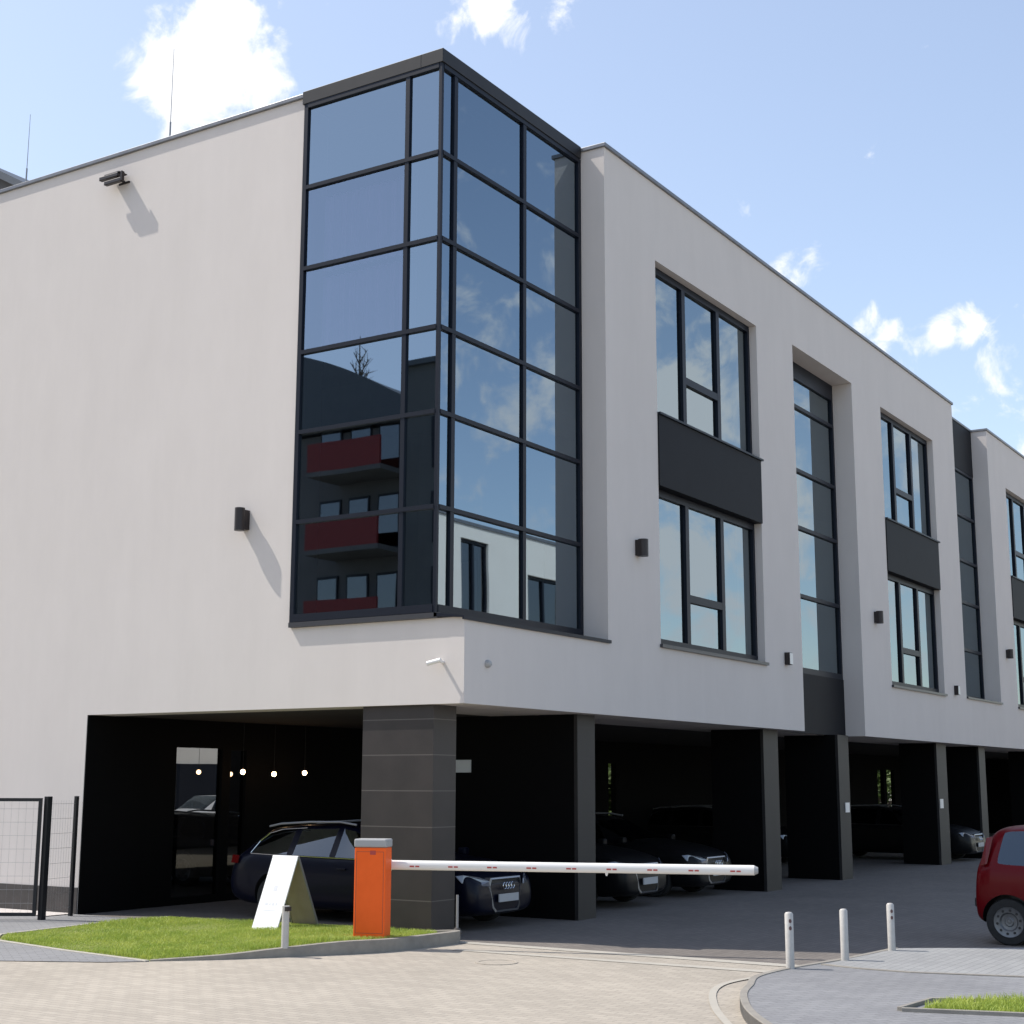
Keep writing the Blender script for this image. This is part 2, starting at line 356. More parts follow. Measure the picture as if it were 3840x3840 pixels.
for a, b in ((W1A, W1B), (W2A, W2B), (W3A, W3B), (W4A, W4B)):
    window(a + .001, b - .001, S1 + .002, ZT - .001, 7.52)
    window(a + .001, b - .001, ZB + .03, S0 - .002, 4.27)
    MB().box(a + .002, b - .002, -.022, .22, S0, S1 - .03).obj('spandrel_panel', M['panel'], B, bevel=.004)
    MB().box(a - .0, b + .045, -.05, .124, S1 - .03, S1 + .0).obj('window_sill', M['frame'], B)
    MB().box(a - .03, b + .045, -.045, .124, ZB - .045, ZB + .0).obj('window_sill', M['sill'], B)
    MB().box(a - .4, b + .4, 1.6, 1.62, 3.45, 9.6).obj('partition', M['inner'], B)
# ---- tall slot windows
def slot(xa, xb, zlo, zhi, rl, panel_to=None, head=None):
    f = MB(); y0, y1 = R, R + .07
    f.box(xa, xa + .05, y0, y1, zlo, zhi); f.box(xb - .07, xb, y0, y1, zlo, zhi)
    f.box(xa + .05, xb - .07, y0, y1, zhi - (.3 if head is None else .06), zhi)
    f.box(xa + .05, xb - .07, y0, y1, zlo, zlo + .1)
    for z in rl: f.box(xa + .05, xb - .07, y0 - .004, y1 - .01, z - .032, z + .032)
    fr = f.obj('window', M['frame'], B)
    zz = [zlo + .1] + rl + [zhi - (.3 if head is None else .06)]
    for i in range(len(zz) - 1):
        MB().poly([(xa + .05, R + .04, zz[i]), (xb - .07, R + .04, zz[i]), (xb - .07, R + .04, zz[i + 1]), (xa + .05, R + .04, zz[i + 1])]).obj('pane', M['glass2'], fr, face=(0, -1, 0))
    if head: MB().box(xa, xb, R - .01, R + .2, zhi, head).obj('head_panel', M['panel'], B)
    if panel_to is not None: MB().box(xa + .001, xb - .001, R - .012, R + .2, panel_to, zlo).obj('spandrel_panel', M['panel'], B)
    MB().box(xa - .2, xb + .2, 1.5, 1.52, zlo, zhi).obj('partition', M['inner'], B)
slot(X4 + .001, X5 - .001, 3.52, ZT2 + .0 - .001, [4.87, 6.08, 7.11, 8.28], panel_to=ZS + .001)
slot(X3 + .001, X6 - .001, 3.55, 9.02, [4.71, 5.82, 6.82, 7.91], head=CT - .001)
slot(X7 + .001, X8 - .001, 3.52, ZT2 - .001, [4.87, 6.08, 7.11, 8.28], panel_to=ZS + .001)
MB().box(X3 - .0, X6 + .02, -.04, R - .002, ZL + .001, ZL + .04).obj('window_sill', M['sill'], B)

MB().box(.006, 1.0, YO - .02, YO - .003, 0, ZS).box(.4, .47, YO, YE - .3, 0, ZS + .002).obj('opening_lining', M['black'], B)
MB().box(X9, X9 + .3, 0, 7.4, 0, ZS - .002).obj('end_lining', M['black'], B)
# ---- undercroft : pillars, rear wall with glazing
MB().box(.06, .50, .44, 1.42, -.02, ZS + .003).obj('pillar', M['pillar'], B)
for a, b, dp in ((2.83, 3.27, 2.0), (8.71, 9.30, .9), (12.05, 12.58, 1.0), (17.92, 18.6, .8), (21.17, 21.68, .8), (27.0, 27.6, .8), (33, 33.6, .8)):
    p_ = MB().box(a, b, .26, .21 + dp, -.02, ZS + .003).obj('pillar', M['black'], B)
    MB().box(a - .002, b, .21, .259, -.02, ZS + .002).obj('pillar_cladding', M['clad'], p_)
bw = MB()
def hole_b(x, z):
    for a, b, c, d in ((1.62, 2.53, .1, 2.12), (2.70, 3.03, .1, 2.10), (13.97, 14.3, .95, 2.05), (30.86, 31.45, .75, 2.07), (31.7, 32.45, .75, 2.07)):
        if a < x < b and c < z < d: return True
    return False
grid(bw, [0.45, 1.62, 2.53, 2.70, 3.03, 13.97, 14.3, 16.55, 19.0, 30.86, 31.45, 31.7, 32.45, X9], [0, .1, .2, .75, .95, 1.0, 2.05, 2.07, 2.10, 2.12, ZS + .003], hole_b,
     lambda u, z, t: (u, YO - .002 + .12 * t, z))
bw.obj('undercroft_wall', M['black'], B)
for a, b, c, d in ((1.62, 2.53, .1, 2.12), (2.70, 3.03, .1, 2.10)):
    MB().poly([(a, YO + .05, c), (b, YO + .05, c), (b, YO + .05, d), (a, YO + .05, d)]).obj('shopfront_pane', M['glassd'], B, face=(0, -1, 0))
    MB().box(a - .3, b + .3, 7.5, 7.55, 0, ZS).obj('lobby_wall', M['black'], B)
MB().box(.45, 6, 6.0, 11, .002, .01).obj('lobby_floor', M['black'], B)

# ================================================================== GROUND
def sheet(name, pts, m, z=None): 
    mb = MB(); mb.poly([(p[0], p[1], p[2] if len(p) > 2 else z) for p in pts]); o = mb.obj(name, m); struct(o); return o
g = MB(); g.poly([(-900, -900, -.03), (900, -900, -.03), (900, 900, -.03), (-900, 900, -.03)]); struct(g.obj('ground', noisy('far_ground', (.24, .23, .18), (.36, .33, .27), .06, 6, .95)))
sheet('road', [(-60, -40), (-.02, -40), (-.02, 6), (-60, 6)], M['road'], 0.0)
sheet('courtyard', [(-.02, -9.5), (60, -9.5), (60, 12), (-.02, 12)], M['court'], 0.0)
sheet('bounce_yard', [(-.02, -40), (60, -40), (60, -9.5), (-.02, -9.5)], M['road'], 0.0)  # out-of-view pale paving, added to bounce warm light onto the shaded front
sheet('paving_band', [(-.12, .12), (.05, .12), (.07, -4.05), (-.12, -4.0)], M['band'], .004)
sheet('paving_band', [(-.70, -.35), (-.58, -.35), (-.46, -3.95), (-.62, -3.9)], M['band'], .004)
def smooth(pts, k=5):
    out = []
    for i in range(len(pts) - 1):
        p = [Vector(pts[max(0, i - 1)]), Vector(pts[i]), Vector(pts[i + 1]), Vector(pts[min(len(pts) - 1, i + 2)])]
        for j in range(k):
            t = j / k
            q = .5 * ((2 * p[1]) + (p[2] - p[0]) * t + (2 * p[0] - 5 * p[1] + 4 * p[2] - p[3]) * t * t + (3 * p[1] - p[0] - 3 * p[2] + p[3]) * t ** 3)
            out.append(tuple(q))
    return out + [tuple(pts[-1])]
# verge
tipx, tipy = -3.0, 1.47
verge = [(tipx, tipy, .005), (-2.86, 2.78, .008), (-2.62, 4.10, .01), (-2.3, 4.42, .02), (-1.72, 4.33, .04), (-.9, 4.3, .05), (-.04, 4.2, .055), (-.04, .5, .075), (-.2, .12, .10), (-.49, .05, .118), (-1.14, .14, .118), (-1.6, .40, .118), (-2.1, .74, .08), (-2.55, 1.08, .035)]
def inside(p, poly):
    c = False; n = len(poly)
    for i in range(n):
        a, b = poly[i], poly[i - 1]
        if (a[1] > p[1]) != (b[1] > p[1]) and p[0] < (b[0] - a[0]) * (p[1] - a[1]) / (b[1] - a[1]) + a[0]: c = not c
    return c
def vz(x, y):
    s = t = 0
    for q in verge:
        w_ = 1 / ((q[0] - x) ** 2 + (q[1] - y) ** 2 + .02) ** 1.5; s += w_; t += w_ * q[2]
    return t / s
vb = MB(); nn = len(verge); cx0, cy0 = -1.3, 2.3
vb.add([(cx0, cy0, vz(cx0, cy0))] + verge + [(a, b, -.02) for a, b, _ in verge], [(0, 1 + i, 1 + (i + 1) % nn) for i in range(nn)] + [(1 + i, 1 + nn + i, 1 + nn + (i + 1) % nn, 1 + (i + 1) % nn) for i in range(nn)])
struct(vb.obj('verge', M['soil']))
def blades(name, poly, zf, n, h0, h1, bounds, label):
    mb = MB(); x0, x1, y0, y1 = bounds; k = 0
    vs = []; fs = []
    while k < n:
        x, y = random.uniform(x0, x1), random.uniform(y0, y1)
        if not inside((x, y), poly): continue
        k += 1
        z = zf(x, y) - .004; h = random.uniform(h0, h1) * (1 + .5 * math.sin(x * 3.1 + 1) * math.sin(y * 2.7)); a = random.uniform(0, 6.283); wd = random.uniform(.0022, .004)
        lx, ly = random.gauss(0, .4) * h, random.gauss(0, .4) * h
        dx, dy = math.cos(a) * wd, math.sin(a) * wd; i = len(vs)
        vs += [(x - dx, y - dy, z), (x + dx, y + dy, z), (x + lx * .4 + dx * .7, y + ly * .4 + dy * .7, z + h * .6), (x + lx * .4 - dx * .7, y + ly * .4 - dy * .7, z + h * .6), (x + lx, y + ly, z + h)]
        fs += [(i, i + 1, i + 2, i + 3), (i + 3, i + 2, i + 4)]
    mb.add(vs, fs); me = bpy.data.meshes.new(name); me.from_pydata([tuple(Vector(v) * S) for v in vs], [], fs); me.materials.append(M['grass'])
    o = bpy.data.objects.new(name, me); col.objects.link(o); o['kind'] = 'stuff'; o['label'] = label; o['category'] = 'grass'
def shrink(poly, f, c): return [(c[0] + (p[0] - c[0]) * f, c[1] + (p[1] - c[1]) * f) for p in poly]
blades('grass', shrink(verge, .985, (-1.3, 2.3)), vz, 60000, .022, .045, (-3.1, 0, 0, 4.5), 'short green lawn on the raised verge behind the curved kerb')
# kerbs of the verge
def kerb(name, pts, wdt, zb_=-.02, m='kerb', inward=1):
    mb = MB(); n = len(pts); L_ = []
    for i, p in enumerate(pts):
        a = Vector(pts[max(0, i - 1)][:2]); b = Vector(pts[min(n - 1, i + 1)][:2]); d = (b - a).normalized(); nr = Vector((-d.y, d.x)) * wdt * inward
        L_.append((Vector(p[:2]), Vector(p[:2]) + nr, p[2]))
    vs = []
    for a, b, z in L_: vs += [(a.x, a.y, zb_), (a.x, a.y, z), (b.x, b.y, z), (b.x, b.y, zb_)]
    fs = []
    for i in range(n - 1):
        k = 4 * i
        for j in range(4): fs.append((k + j, k + 4 + j, k + 4 + (j + 1) % 4, k + (j + 1) % 4))
    fs += [(0, 1, 2, 3), (4 * n - 4, 4 * n - 3, 4 * n - 2, 4 * n - 1)]
    mb.add(vs, fs); o = mb.obj(name, M[m], bevel=.006); return struct(o)
kerb('kerb', smooth([(-3.02, 1.46, .012), (-2.55, .98, .045), (-2.1, .66, .085), (-1.62, .32, .122), (-1.14, .07, .124), (-.49, -.02, .124), (-.1, -.04, .124), (-.03, .1, .124), (-.02, .42, .10)]), .085, inward=1)
kerb('kerb', [(-2.62, 4.12, .02), (-2.86, 2.78, .016), (-3.03, 1.46, .014)], .05, inward=-1, m='band')
kerb('kerb', [(-.04, 4.22, .062), (-.9, 4.32, .058), (-1.72, 4.35, .048), (-2.3, 4.44, .028), (-2.64, 4.12, .02)], .045, inward=-1, m='band')
# grey paths on the left
sheet('path', [(-3.04, 1.44), (-3.32, 1.74), (-3.80, 2.66), (-4.6, 4.2), (-5, 9), (-.02, 9), (-.02, 4.25), (-.9, 4.36), (-1.72, 4.38), (-2.3, 4.47), (-2.66, 4.15), (-2.9, 2.78)], M['gpav'], .006)
sheet('gravel_strip', [(-.02, 5.9), (-.45, 5.9), (-.5, 13), (-.02, 13)], M['gravel'], .016)
# right pavement (raised, rounded corner)
pv = [(1.24, -4.22), (.15, -4.12), (-.66, -3.98), (-1.21, -3.93), (-1.6, -3.96), (-2.01, -4.10), (-2.4, -4.22), (-2.77, -4.38), (-3.23, -4.62), (-3.68, -4.92), (-4.2, -5.35), (-4.6, -6.0), (-4.8, -7), (-4.8, -16), (8, -16), (6.6, -12), (2.1, -5.42)]
pc_ = smooth(pv[:12]); pv = pc_ + pv[12:]
pb = MB(); n = len(pv)
pb.add([(x, y, .08) for x, y in pv] + [(x, y, -.02) for x, y in pv], [tuple(range(n))] + [(i, n + i, n + (i + 1) % n, (i + 1) % n) for i in range(n)])
struct(pb.obj('pavement', M['gpav']))
sheet('pavement_light', [(1.2, -4.27), (.15, -4.18), (-.42, -4.14), (-.52, -4.5), (-.53, -4.96), (-.3, -5.83), (.4, -7.5), (2.3, -11), (5.6, -11), (2.05, -5.42)], M['lgpav'], .084)
kerb('kerb', [(p[0], p[1], .088) for p in pc_], .06, inward=1, m='kerb')
kerb('kerb', [(-.44, -4.12, .09), (-.55, -4.5, .09), (-.56, -4.96, .09), (-.33, -5.85, .09), (.37, -7.5, .09)], .045, zb_=.0, inward=1, m='kerb')
# outer curved gutter band on the road
ob = [(.06, -3.98), (-.66, -3.84), (-1.15, -3.74), (-1.55, -3.72), (-2.0, -3.84), (-2.6, -4.12), (-3.16, -4.44), (-3.75, -4.85), (-4.4, -5.5), (-4.8, -6.3)]
ob = smooth(ob); gb = MB(); vs = []
for i, p in enumerate(ob):
    a = Vector(ob[max(0, i - 1)]); b = Vector(ob[min(len(ob) - 1, i + 1)]); d = (b - a).normalized(); nr = Vector((d.y, -d.x)) * .06
    vs += [(p[0], p[1], .008), (p[0] + nr.x, p[1] + nr.y, .008)]
gb.add(vs, [(2 * i, 2 * i + 2, 2 * i + 3, 2 * i + 1) for i in range(len(ob) - 1)]); struct(gb.obj('gutter', M['band']))
# small planted bed lower right
bed = [(-2.69, -5.57), (-2.12, -5.62), (-1.82, -6.2), (-1.1, -8.2), (-1.75, -8.5), (-2.46, -6.35)]
sheet('flower_bed', [(a, b, .088) for a, b in shrink(bed, .94, (-2.0, -6.8))], M['soil'])
kerb('kerb', [(a, b, .108) for a, b in bed + bed[:1]], .035, zb_=.0, inward=1, m='kerb')
blades('grass', shrink(bed, .9, (-2.0, -6.8)), lambda x, y: .09, 9000, .03, .07, (-2.8, -1, -8.6, -5.5), 'scruffy grass in the narrow kerbed bed at bottom right')
# manhole cover
mh = MB(); mh.lathe([(0, .006), (.17, .006), (.17, .009), (.2, .009), (.2, -.01)], (-1.30, -1.28, -.003), n=36)
tag(mh.obj('manhole_cover', M['road']), 'flat round manhole cover set in the sunlit beige pavers', 'manhole cover')

# ================================================================== STREET THINGS
# barrier
bu = Vector((.34, -.94, 0)).normalized(); bvv = Vector((.94, .34, 0)).normalized()
bar = thing('parking_barrier', (-1.02, .37, .1), 'orange automatic parking barrier with grey cap and long lowered white arm', 'barrier')
mx = Matrix((( bvv.x, bu.x, 0, -1.02), (bvv.y, bu.y, 0, .37), (0, 0, 1, 0), (0, 0, 0, 1)))
MB().box(-.105, .105, -.195, .135, .1, 1.0, mx).obj('cabinet', M['orange'], bar, bevel=.012)
MB().box(-.112, .112, -.202, .142, 1.002, 1.085, mx).obj('cap', M['cap'], bar, bevel=.018)
MB().box(-.1065, -.1052, -.03, .03, .93, .97, mx).obj('lock_plate', M['redm'], bar)
sm_ = MB()
for q0, q1, w0, w1 in ((-.173, -.170, .16, .96), (.112, .115, .16, .96)): sm_.box(-.1062, -.1052, q0, q1, w0, w1, mx)
sm_.box(-.1062, -.1052, -.170, .112, .16, .163, mx).box(-.1062, -.1052, -.170, .112, .957, .96, mx).obj('door_seam', M['darkm'], bar)
hb = MB(); hb.tube(mx @ Vector((.105, .06, .82)), mx @ Vector((.15, .06, .82)), .085, 20); hb.obj('hub', M['white'], bar, bevel=.006)
arm = MB(); n = 16; a0, a1 = .12, 3.80
for t in (a0, a1):
    pass
ring = []
for t in (a0, a1):
    for i in range(n):
        an = 2 * math.pi * i / n; ring.append(mx @ Vector((.13 + .032 * math.cos(an), t, .82 + .048 * math.sin(an))))
arm.add(ring, [(i, (i + 1) % n, n + (i + 1) % n, n + i) for i in range(n)] + [tuple(range(n))[::-1], tuple(range(n, 2 * n))])
ao = arm.obj('barrier_arm', M['white'], bar, smooth=True)
MB().tube(mx @ Vector((.13, a1, .82)), mx @ Vector((.13, a1 + .035, .82)), .045, 16, .03).obj('end_cap', M['cap'], ao)
for k in range(9):
    t = .38 + k * .405; mb = MB()
    mb.box(.094, .0985, t - .05, t - .005, .803, .817, mx); mb.box(.094, .0985, t + .01, t + .05, .803, .817, mx); mb.obj('sticker', M['redm'], ao)
MB().tube(mx @ Vector((.13, 2.35, .78)), mx @ Vector((.13, 2.35, .745)), .02, 8, .008).obj('hook', M['white'], ao)
# bollards
def bollard(x, y, z0, z1, r, label, spots=0, group='white bollards along the pavement edge'):
    t = thing('bollard', (x, y, z0), label, 'bollard', group)
    MB().lathe([(0, z1), (r * .7, z1 - .004), (r, z1 - .018), (r, z0 - .02), (0, z0 - .02)], (x, y, 0), n=20).obj('post', M['bollard'], t, smooth=True)
    for k in range(spots):
        zc = z1 - .075 - .06 * k; d = Vector((-.8, -.6, 0)); s_ = Vector((.6, -.8, 0)); c = Vector((x, y, zc)) + d * (r + .001)
        MB().extr([c + s_ * .013 * math.cos(a) + Vector((0, 0, .018 * math.sin(a))) for a in [i * .785 for i in range(8)]], d * .002).obj('reflector', M['darkm' if label.startswith('white bollard nearest') else 'redm'], t)
bollard(-.84, -4.0, .08, .555, .037, 'white bollard nearest the barrier arm tip with two dark reflectors', 2)
bollard(-.01, -4.19, .08, .535, .036, 'plain white bollard without reflectors between the two marked ones', 0)
bollard(1.0, -4.29, .08, .525, .036, 'white bollard nearest the red car with two red reflectors', 2)
t = thing('bollard', (-2.05, .66, .1), 'short weathered grey post on the lawn in front of the A-board', 'bollard')
MB().tube((-2.05, .66, .08), (-2.05, .66, .475), .036, 16).obj('post', M['bollard'], t, smooth=True)
MB().box(-2.10, -2.04, .63, .60, .43, .47).obj('clip', M['lampb'], t)
t = thing('marker_post', (.0, .06, .1), 'thin grey marker post on the kerb end beside the corner pillar', 'post')
MB().tube((0, .06, .1), (0, .06, .48), .014, 12).obj('post', M['greym'], t, smooth=True)
MB().lathe([(.0, .15), (.03, .14), (.05, .105), (.05, .08)], (0, .06, 0), n=16).obj('base', M['plinth'], t)
# A board
t = thing('a_board', (-.45, 2.06, .06), 'white folding A-board standing on the lawn before the dark estate car', 'sign board')
pa, pt, pc = Vector((-.79, 0, .05)), Vector((-.46, 0, .85)), Vector((-.06, 0, .05))
def slab(a, b, th, y0, y1):
    d = (b - a).normalized(); nr = Vector((d.z, 0, -d.x)) * th
    return [Vector((p.x, y0, p.z)) for p in (a, b, b + nr, a + nr)], (0, y1 - y0, 0)
MB().extr(*slab(pa, pt, .014, 1.88, 2.24)).obj('front_panel', M['board'], t)
MB().extr(*slab(pc, pt + Vector((.014, 0, 0)), -.014, 1.88, 2.24)).obj('back_panel', M['boardin'], t)
ex = MB(); 
for yy in (1.872, 2.24): ex.extr(*slab(pc, pt + Vector((.016, 0, 0)), -.024, yy, yy + .012))
ex.obj('frame_edge', M['greym'], t)
d = (pt - pa).normalized(); nr = Vector((-d.z, 0, d.x)) * .0015
for nm, qs in (('faint_lettering', ((.30, .33, 1.98, 2.0), (.30, .33, 2.02, 2.05), (.30, .325, 2.07, 2.09), (.30, .33, 2.11, 2.15))), ('faint_line', ((.24, .247, 1.97, 2.16),)), ('faint_logo', ((.46, .52, 2.04, 2.09),))):
    fa = MB()
    for u0, u1, y0, y1 in qs:
        a = pa + d * u0 + nr; b = pa + d * u1 + nr; fa.poly([(a.x, y0, a.z), (a.x, y1, a.z), (b.x, y1, b.z), (b.x, y0, b.z)])
    fa.obj(nm, M['faint'], t)
# wall lamps
def sconce_side(y, z0, z1):
    t = thing('wall_lamp', (0, y, z0), 'round dark bronze wall lamp left of the glazed bay casting a long shadow', 'wall lamp', 'dark cylinder wall lamps')
    MB().tube((-.125, y, z0), (-.125, y, z1), .062, 20).obj('lamp_body', M['lampb'], t, smooth=True)
    MB().box(-.10, -.001, y - .05, y + .05, z0 + .02, z1 - .02).obj('bracket', M['lampb'], t)
def sconce_front(x, z0, z1, label):
    t = thing('wall_lamp', (x, 0, z0), label, 'wall lamp', 'dark cylinder wall lamps')
    MB().tube((x, -.09, z0), (x, -.09, z1), .068, 20).obj('lamp_body', M['lampb'], t, smooth=True)
    MB().box(x - .064, x + .064, -.09, -.001, z0 + .01, z1 - .01).obj('bracket', M['lampb'], t)
sconce_side(3.24, 4.66, 4.94)
sconce_front(4.10, 4.63, 4.86, 'dark cylinder wall lamp between the glazed bay and the first window')
sconce_front(13.72, 4.61, 4.84, 'dark cylinder wall lamp just right of the first tall slot window')
sconce_front(23.35, 4.64, 4.86, 'farthest dark wall lamp near the right picture edge')
# floodlight
t = thing('floodlight', (0, 5.9, 9.8), 'black twin-bar floodlight high on the side wall under the roof edge', 'floodlight')
MB().box(-.18, -.12, 5.66, 6.02, 9.775, 9.83).obj('lamp_bar', M['lampb'], t, bevel=.01)
MB().box(-.18, -.12, 5.60, 5.92, 9.69, 9.745).obj('lamp_bar', M['lampb'], t, bevel=.01)
MB().box(-.18, -.13, 5.575, 5.598, 9.70, 9.83).box(-.17, -.022, 5.64, 5.93, 9.832, 9.845).box(-.129, -.002, 5.70, 5.73, 9.746, 9.774).box(-.02, -.003, 5.60, 5.80, 9.72, 9.745).obj('bracket', M['lampb'], t)
# cctv
t = thing('security_camera', (0, .34, 2.94), 'small white security camera on the sunlit wall near the corner', 'camera')
MB().tube((0, .28, 2.95), (-.10, .29, 2.96), .02, 10).obj('mount', M['white'], t)
MB().tube((-.10, .24, 2.965), (-.13, .40, 2.93), .026, 12).obj('camera_body', M['white'], t, smooth=True)
t = thing('security_camera', (.42, 0, 2.93), 'small pale dome camera on the shaded front wall near the corner', 'camera')
MB().lathe([(0, -.06), (.03, -.05), (.045, -.02), (.045, 0)], (.45, 0, 2.95), ax='y', n=16).obj('dome', M['cap'], t, smooth=True)
for x, lb in ((9.22, 'small grey wall box between the first window and the slot window'), (18.76, 'small grey wall box right of the second window')):
    t = thing('wall_box', (x, 0, 3.6), lb, 'wall box', 'small wall boxes under the windows')
    MB().box(x - .05, x + .08, -.09, -.001, 3.53, 3.73).obj('box', M['lampb'], t, bevel=.01)
    MB().box(x - .04, x + .08, -.096, -.0905, 3.54, 3.72).obj('cover', M['white'], t)
t = thing('reflection_boxes', (17.9, 5.6, 0), 'low pale boxes standing in for reflections at the dark rear wall above the barrier arm', 'cabinet')  # solid boxes stand in for a white building's reflection in rear glazing
MB().box(16.9, 19.0, 5.3, 5.84, 0, .68).obj('reflection_base', M['sign'], t, bevel=.01)
MB().box(16.6, 17.3, 5.4, 5.84, .682, .95).obj('reflection_box', M['sign'], t, bevel=.01)
MB().box(18.35, 19.0, 5.4, 5.84, .682, .95).obj('reflection_box', M['sign'], t, bevel=.01)
# signs
def sign(name, p0, p1, m, label, group=None): return tag(MB().box(*p0, *p1).obj(name, m), label, 'sign', group) if False else None
tag(MB().box(2.815, 2.829, 1.80, 2.06, 1.78, 1.94).obj('wall_sign', M['sign']), 'pale rectangular sign on the dark wall right of the corner pillar', 'sign')
tag(MB().box(12.30, 12.50, .196, .2085, 1.15, 1.32).obj('parking_sign', M['white']), 'small white parking plate on the pillar below the tall slot window', 'sign', 'white plates on the pillars')
tag(MB().box(17.98, 18.2, .196, .2085, 1.15, 1.34).obj('parking_sign', M['white']), 'small white parking plate on the pillar left of the red car', 'sign', 'white plates on the pillars')
# pendants in the lobby
for i, (x, z, lb) in enumerate(((2.55, 1.79, 'leftmost glowing pendant bulb seen in the dark undercroft'), (3.21, 1.765, 'middle glowing pendant bulb of the three in the undercroft'), (3.89, 1.785, 'rightmost glowing pendant bulb, nearest the corner pillar'))):
    t = thing('pendant_lamp', (x, 5.5, z), lb, 'pendant lamp', 'pendant lamps in the undercroft')
    MB().lathe([(0, -.035), (.024, -.026), (.035, 0), (.024, .026), (0, .035)], (x, 5.5, z), n=14).obj('bulb', M['bulb'], t, smooth=True)
    MB().tube((x, 5.5, z + .03), (x, 5.5, ZS), .0025, 6).obj('cord', M['cord'], t)
# fence and gate
t = thing('mesh_fence', (-.48, 5.68, 0), 'short black wire mesh fence panel between gate post and wall', 'fence')
A_, B_ = Vector((-.77, 5.62, 0)), Vector((-.22, 5.74, 0))
MB().box(-.035, .035, -.035, .035, 0, 1.47, Matrix.Translation(A_)).obj('gate_post', M['fence'], t, bevel=.004)
MB().box(-.022, .022, -.022, .022, 0, 1.47, Matrix.Translation(B_)).obj('fence_post', M['fence'], t, bevel=.004)
f = MB()
for k in range(8):
    z = .12 + k * .18; f.tube(A_ + Vector((0, 0, z)), B_ + Vector((0, 0, z)), .0016, 5)
for k in range(1, 11):
    p = A_.lerp(B_, k / 11); f.tube(p + Vector((0, 0, .1)), p + Vector((0, 0, 1.42)), .0009, 5)
f.obj('mesh_panel', M['wire'], t)
t = thing('metal_gate', (-.80, 5.68, 0), 'black framed wire mesh gate standing at the left picture edge', 'gate')
gd = Vector((-.54, .84, 0)).normalized(); g0 = Vector((-.82, 5.67, 0)); mg = Matrix(((gd.x, -gd.y, 0, g0.x), (gd.y, gd.x, 0, g0.y), (0, 0, 1, 0), (0, 0, 0, 1)))
MB().box(0, 1.3, -.018, .018, 1.41, 1.45, mg).box(0, 1.3, -.018, .018, .05, .09, mg).box(0, .04, -.018, .018, .0905, 1.4095, mg).box(1.26, 1.3, -.018, .018, .0905, 1.4095, mg).obj('gate_frame', M['fence'], t)
f = MB()
for k in range(8): f.tube(mg @ Vector((.04, 0, .2 + k * .16)), mg @ Vector((1.26, 0, .2 + k * .16)), .0016, 5)
for k in range(14): f.tube(mg @ Vector((.1 + k * .09, 0, .09)), mg @ Vector((.1 + k * .09, 0, 1.41)), .0009, 5)
f.obj('mesh_panel', M['wire'], t)
# lightning rods
for x, y, zt, lb in ((2, 10.3, 12.72, 'thin lightning rod on the roof at the far left'), (2, 6.97, 12.98, 'thin lightning rod on the roof in front of the big cloud')):
    t = thing('lightning_rod', (x, y, 9.8), lb, 'lightning rod', 'lightning rods on the roof')
    MB().tube((x, y, 9.8), (x, y, 11.75), .014, 8).obj('mast', M['greym'], t)
    MB().tube((x, y, 11.75), (x, y, zt), .007, 6, .004).obj('rod', M['greym'], t)

# ================================================================== CARS (metres)
def islands(bm, faces):
    faces = set(faces); out = []
    while faces:
        st = [faces.pop()]; isl = [st[0]]
        while st:
            f = st.pop()
            for e in f.edges:
                for g_ in e.link_faces:
                    if g_ in faces: faces.discard(g_); st.append(g_); isl.append(g_)
        out.append(isl)
    return out
def mesh_from_faces(name, faces, m):
    idx = {}; vs = []; fs = []
    for f in faces:
        r = []
        for v in f.verts:
            if v not in idx: idx[v] = len(vs); vs.append(tuple(v.co))
            r.append(idx[v])
        fs.append(r)
    me = bpy.data.meshes.new(name); me.from_pydata(vs, [], fs); me.materials.append(m)
    for p in me.polygons: p.use_smooth = True
    me.set_sharp_from_angle(angle=math.radians(32))
    return me
def child(name, me, parent):
    o = bpy.data.objects.new(name, me); col.objects.link(o); o.parent = parent; return o
def cmb(mb, name, m, parent, smooth=False, bevel=0.):
    me = bpy.data.meshes.new(name); me.from_pydata([tuple(v) for v in mb.v], [], mb.f)
    for mm in (m if isinstance(m, list) else [m]): me.materials.append(mm)
    for p, i in zip(me.polygons, mb.m): p.material_index = i
    bm = bmesh.new(); bm.from_mesh(me); bmesh.ops.recalc_face_normals(bm, faces=bm.faces); bm.to_mesh(me); bm.free()
    if smooth:
        for p in me.polygons: p.use_smooth = True
        me.set_sharp_from_angle(angle=math.radians(40))
    o = child(name, me, parent)
    if bevel: b = o.modifiers.new('bevel', 'BEVEL'); b.width = bevel; b.segments = 2; b.limit_method = 'ANGLE'
    return o
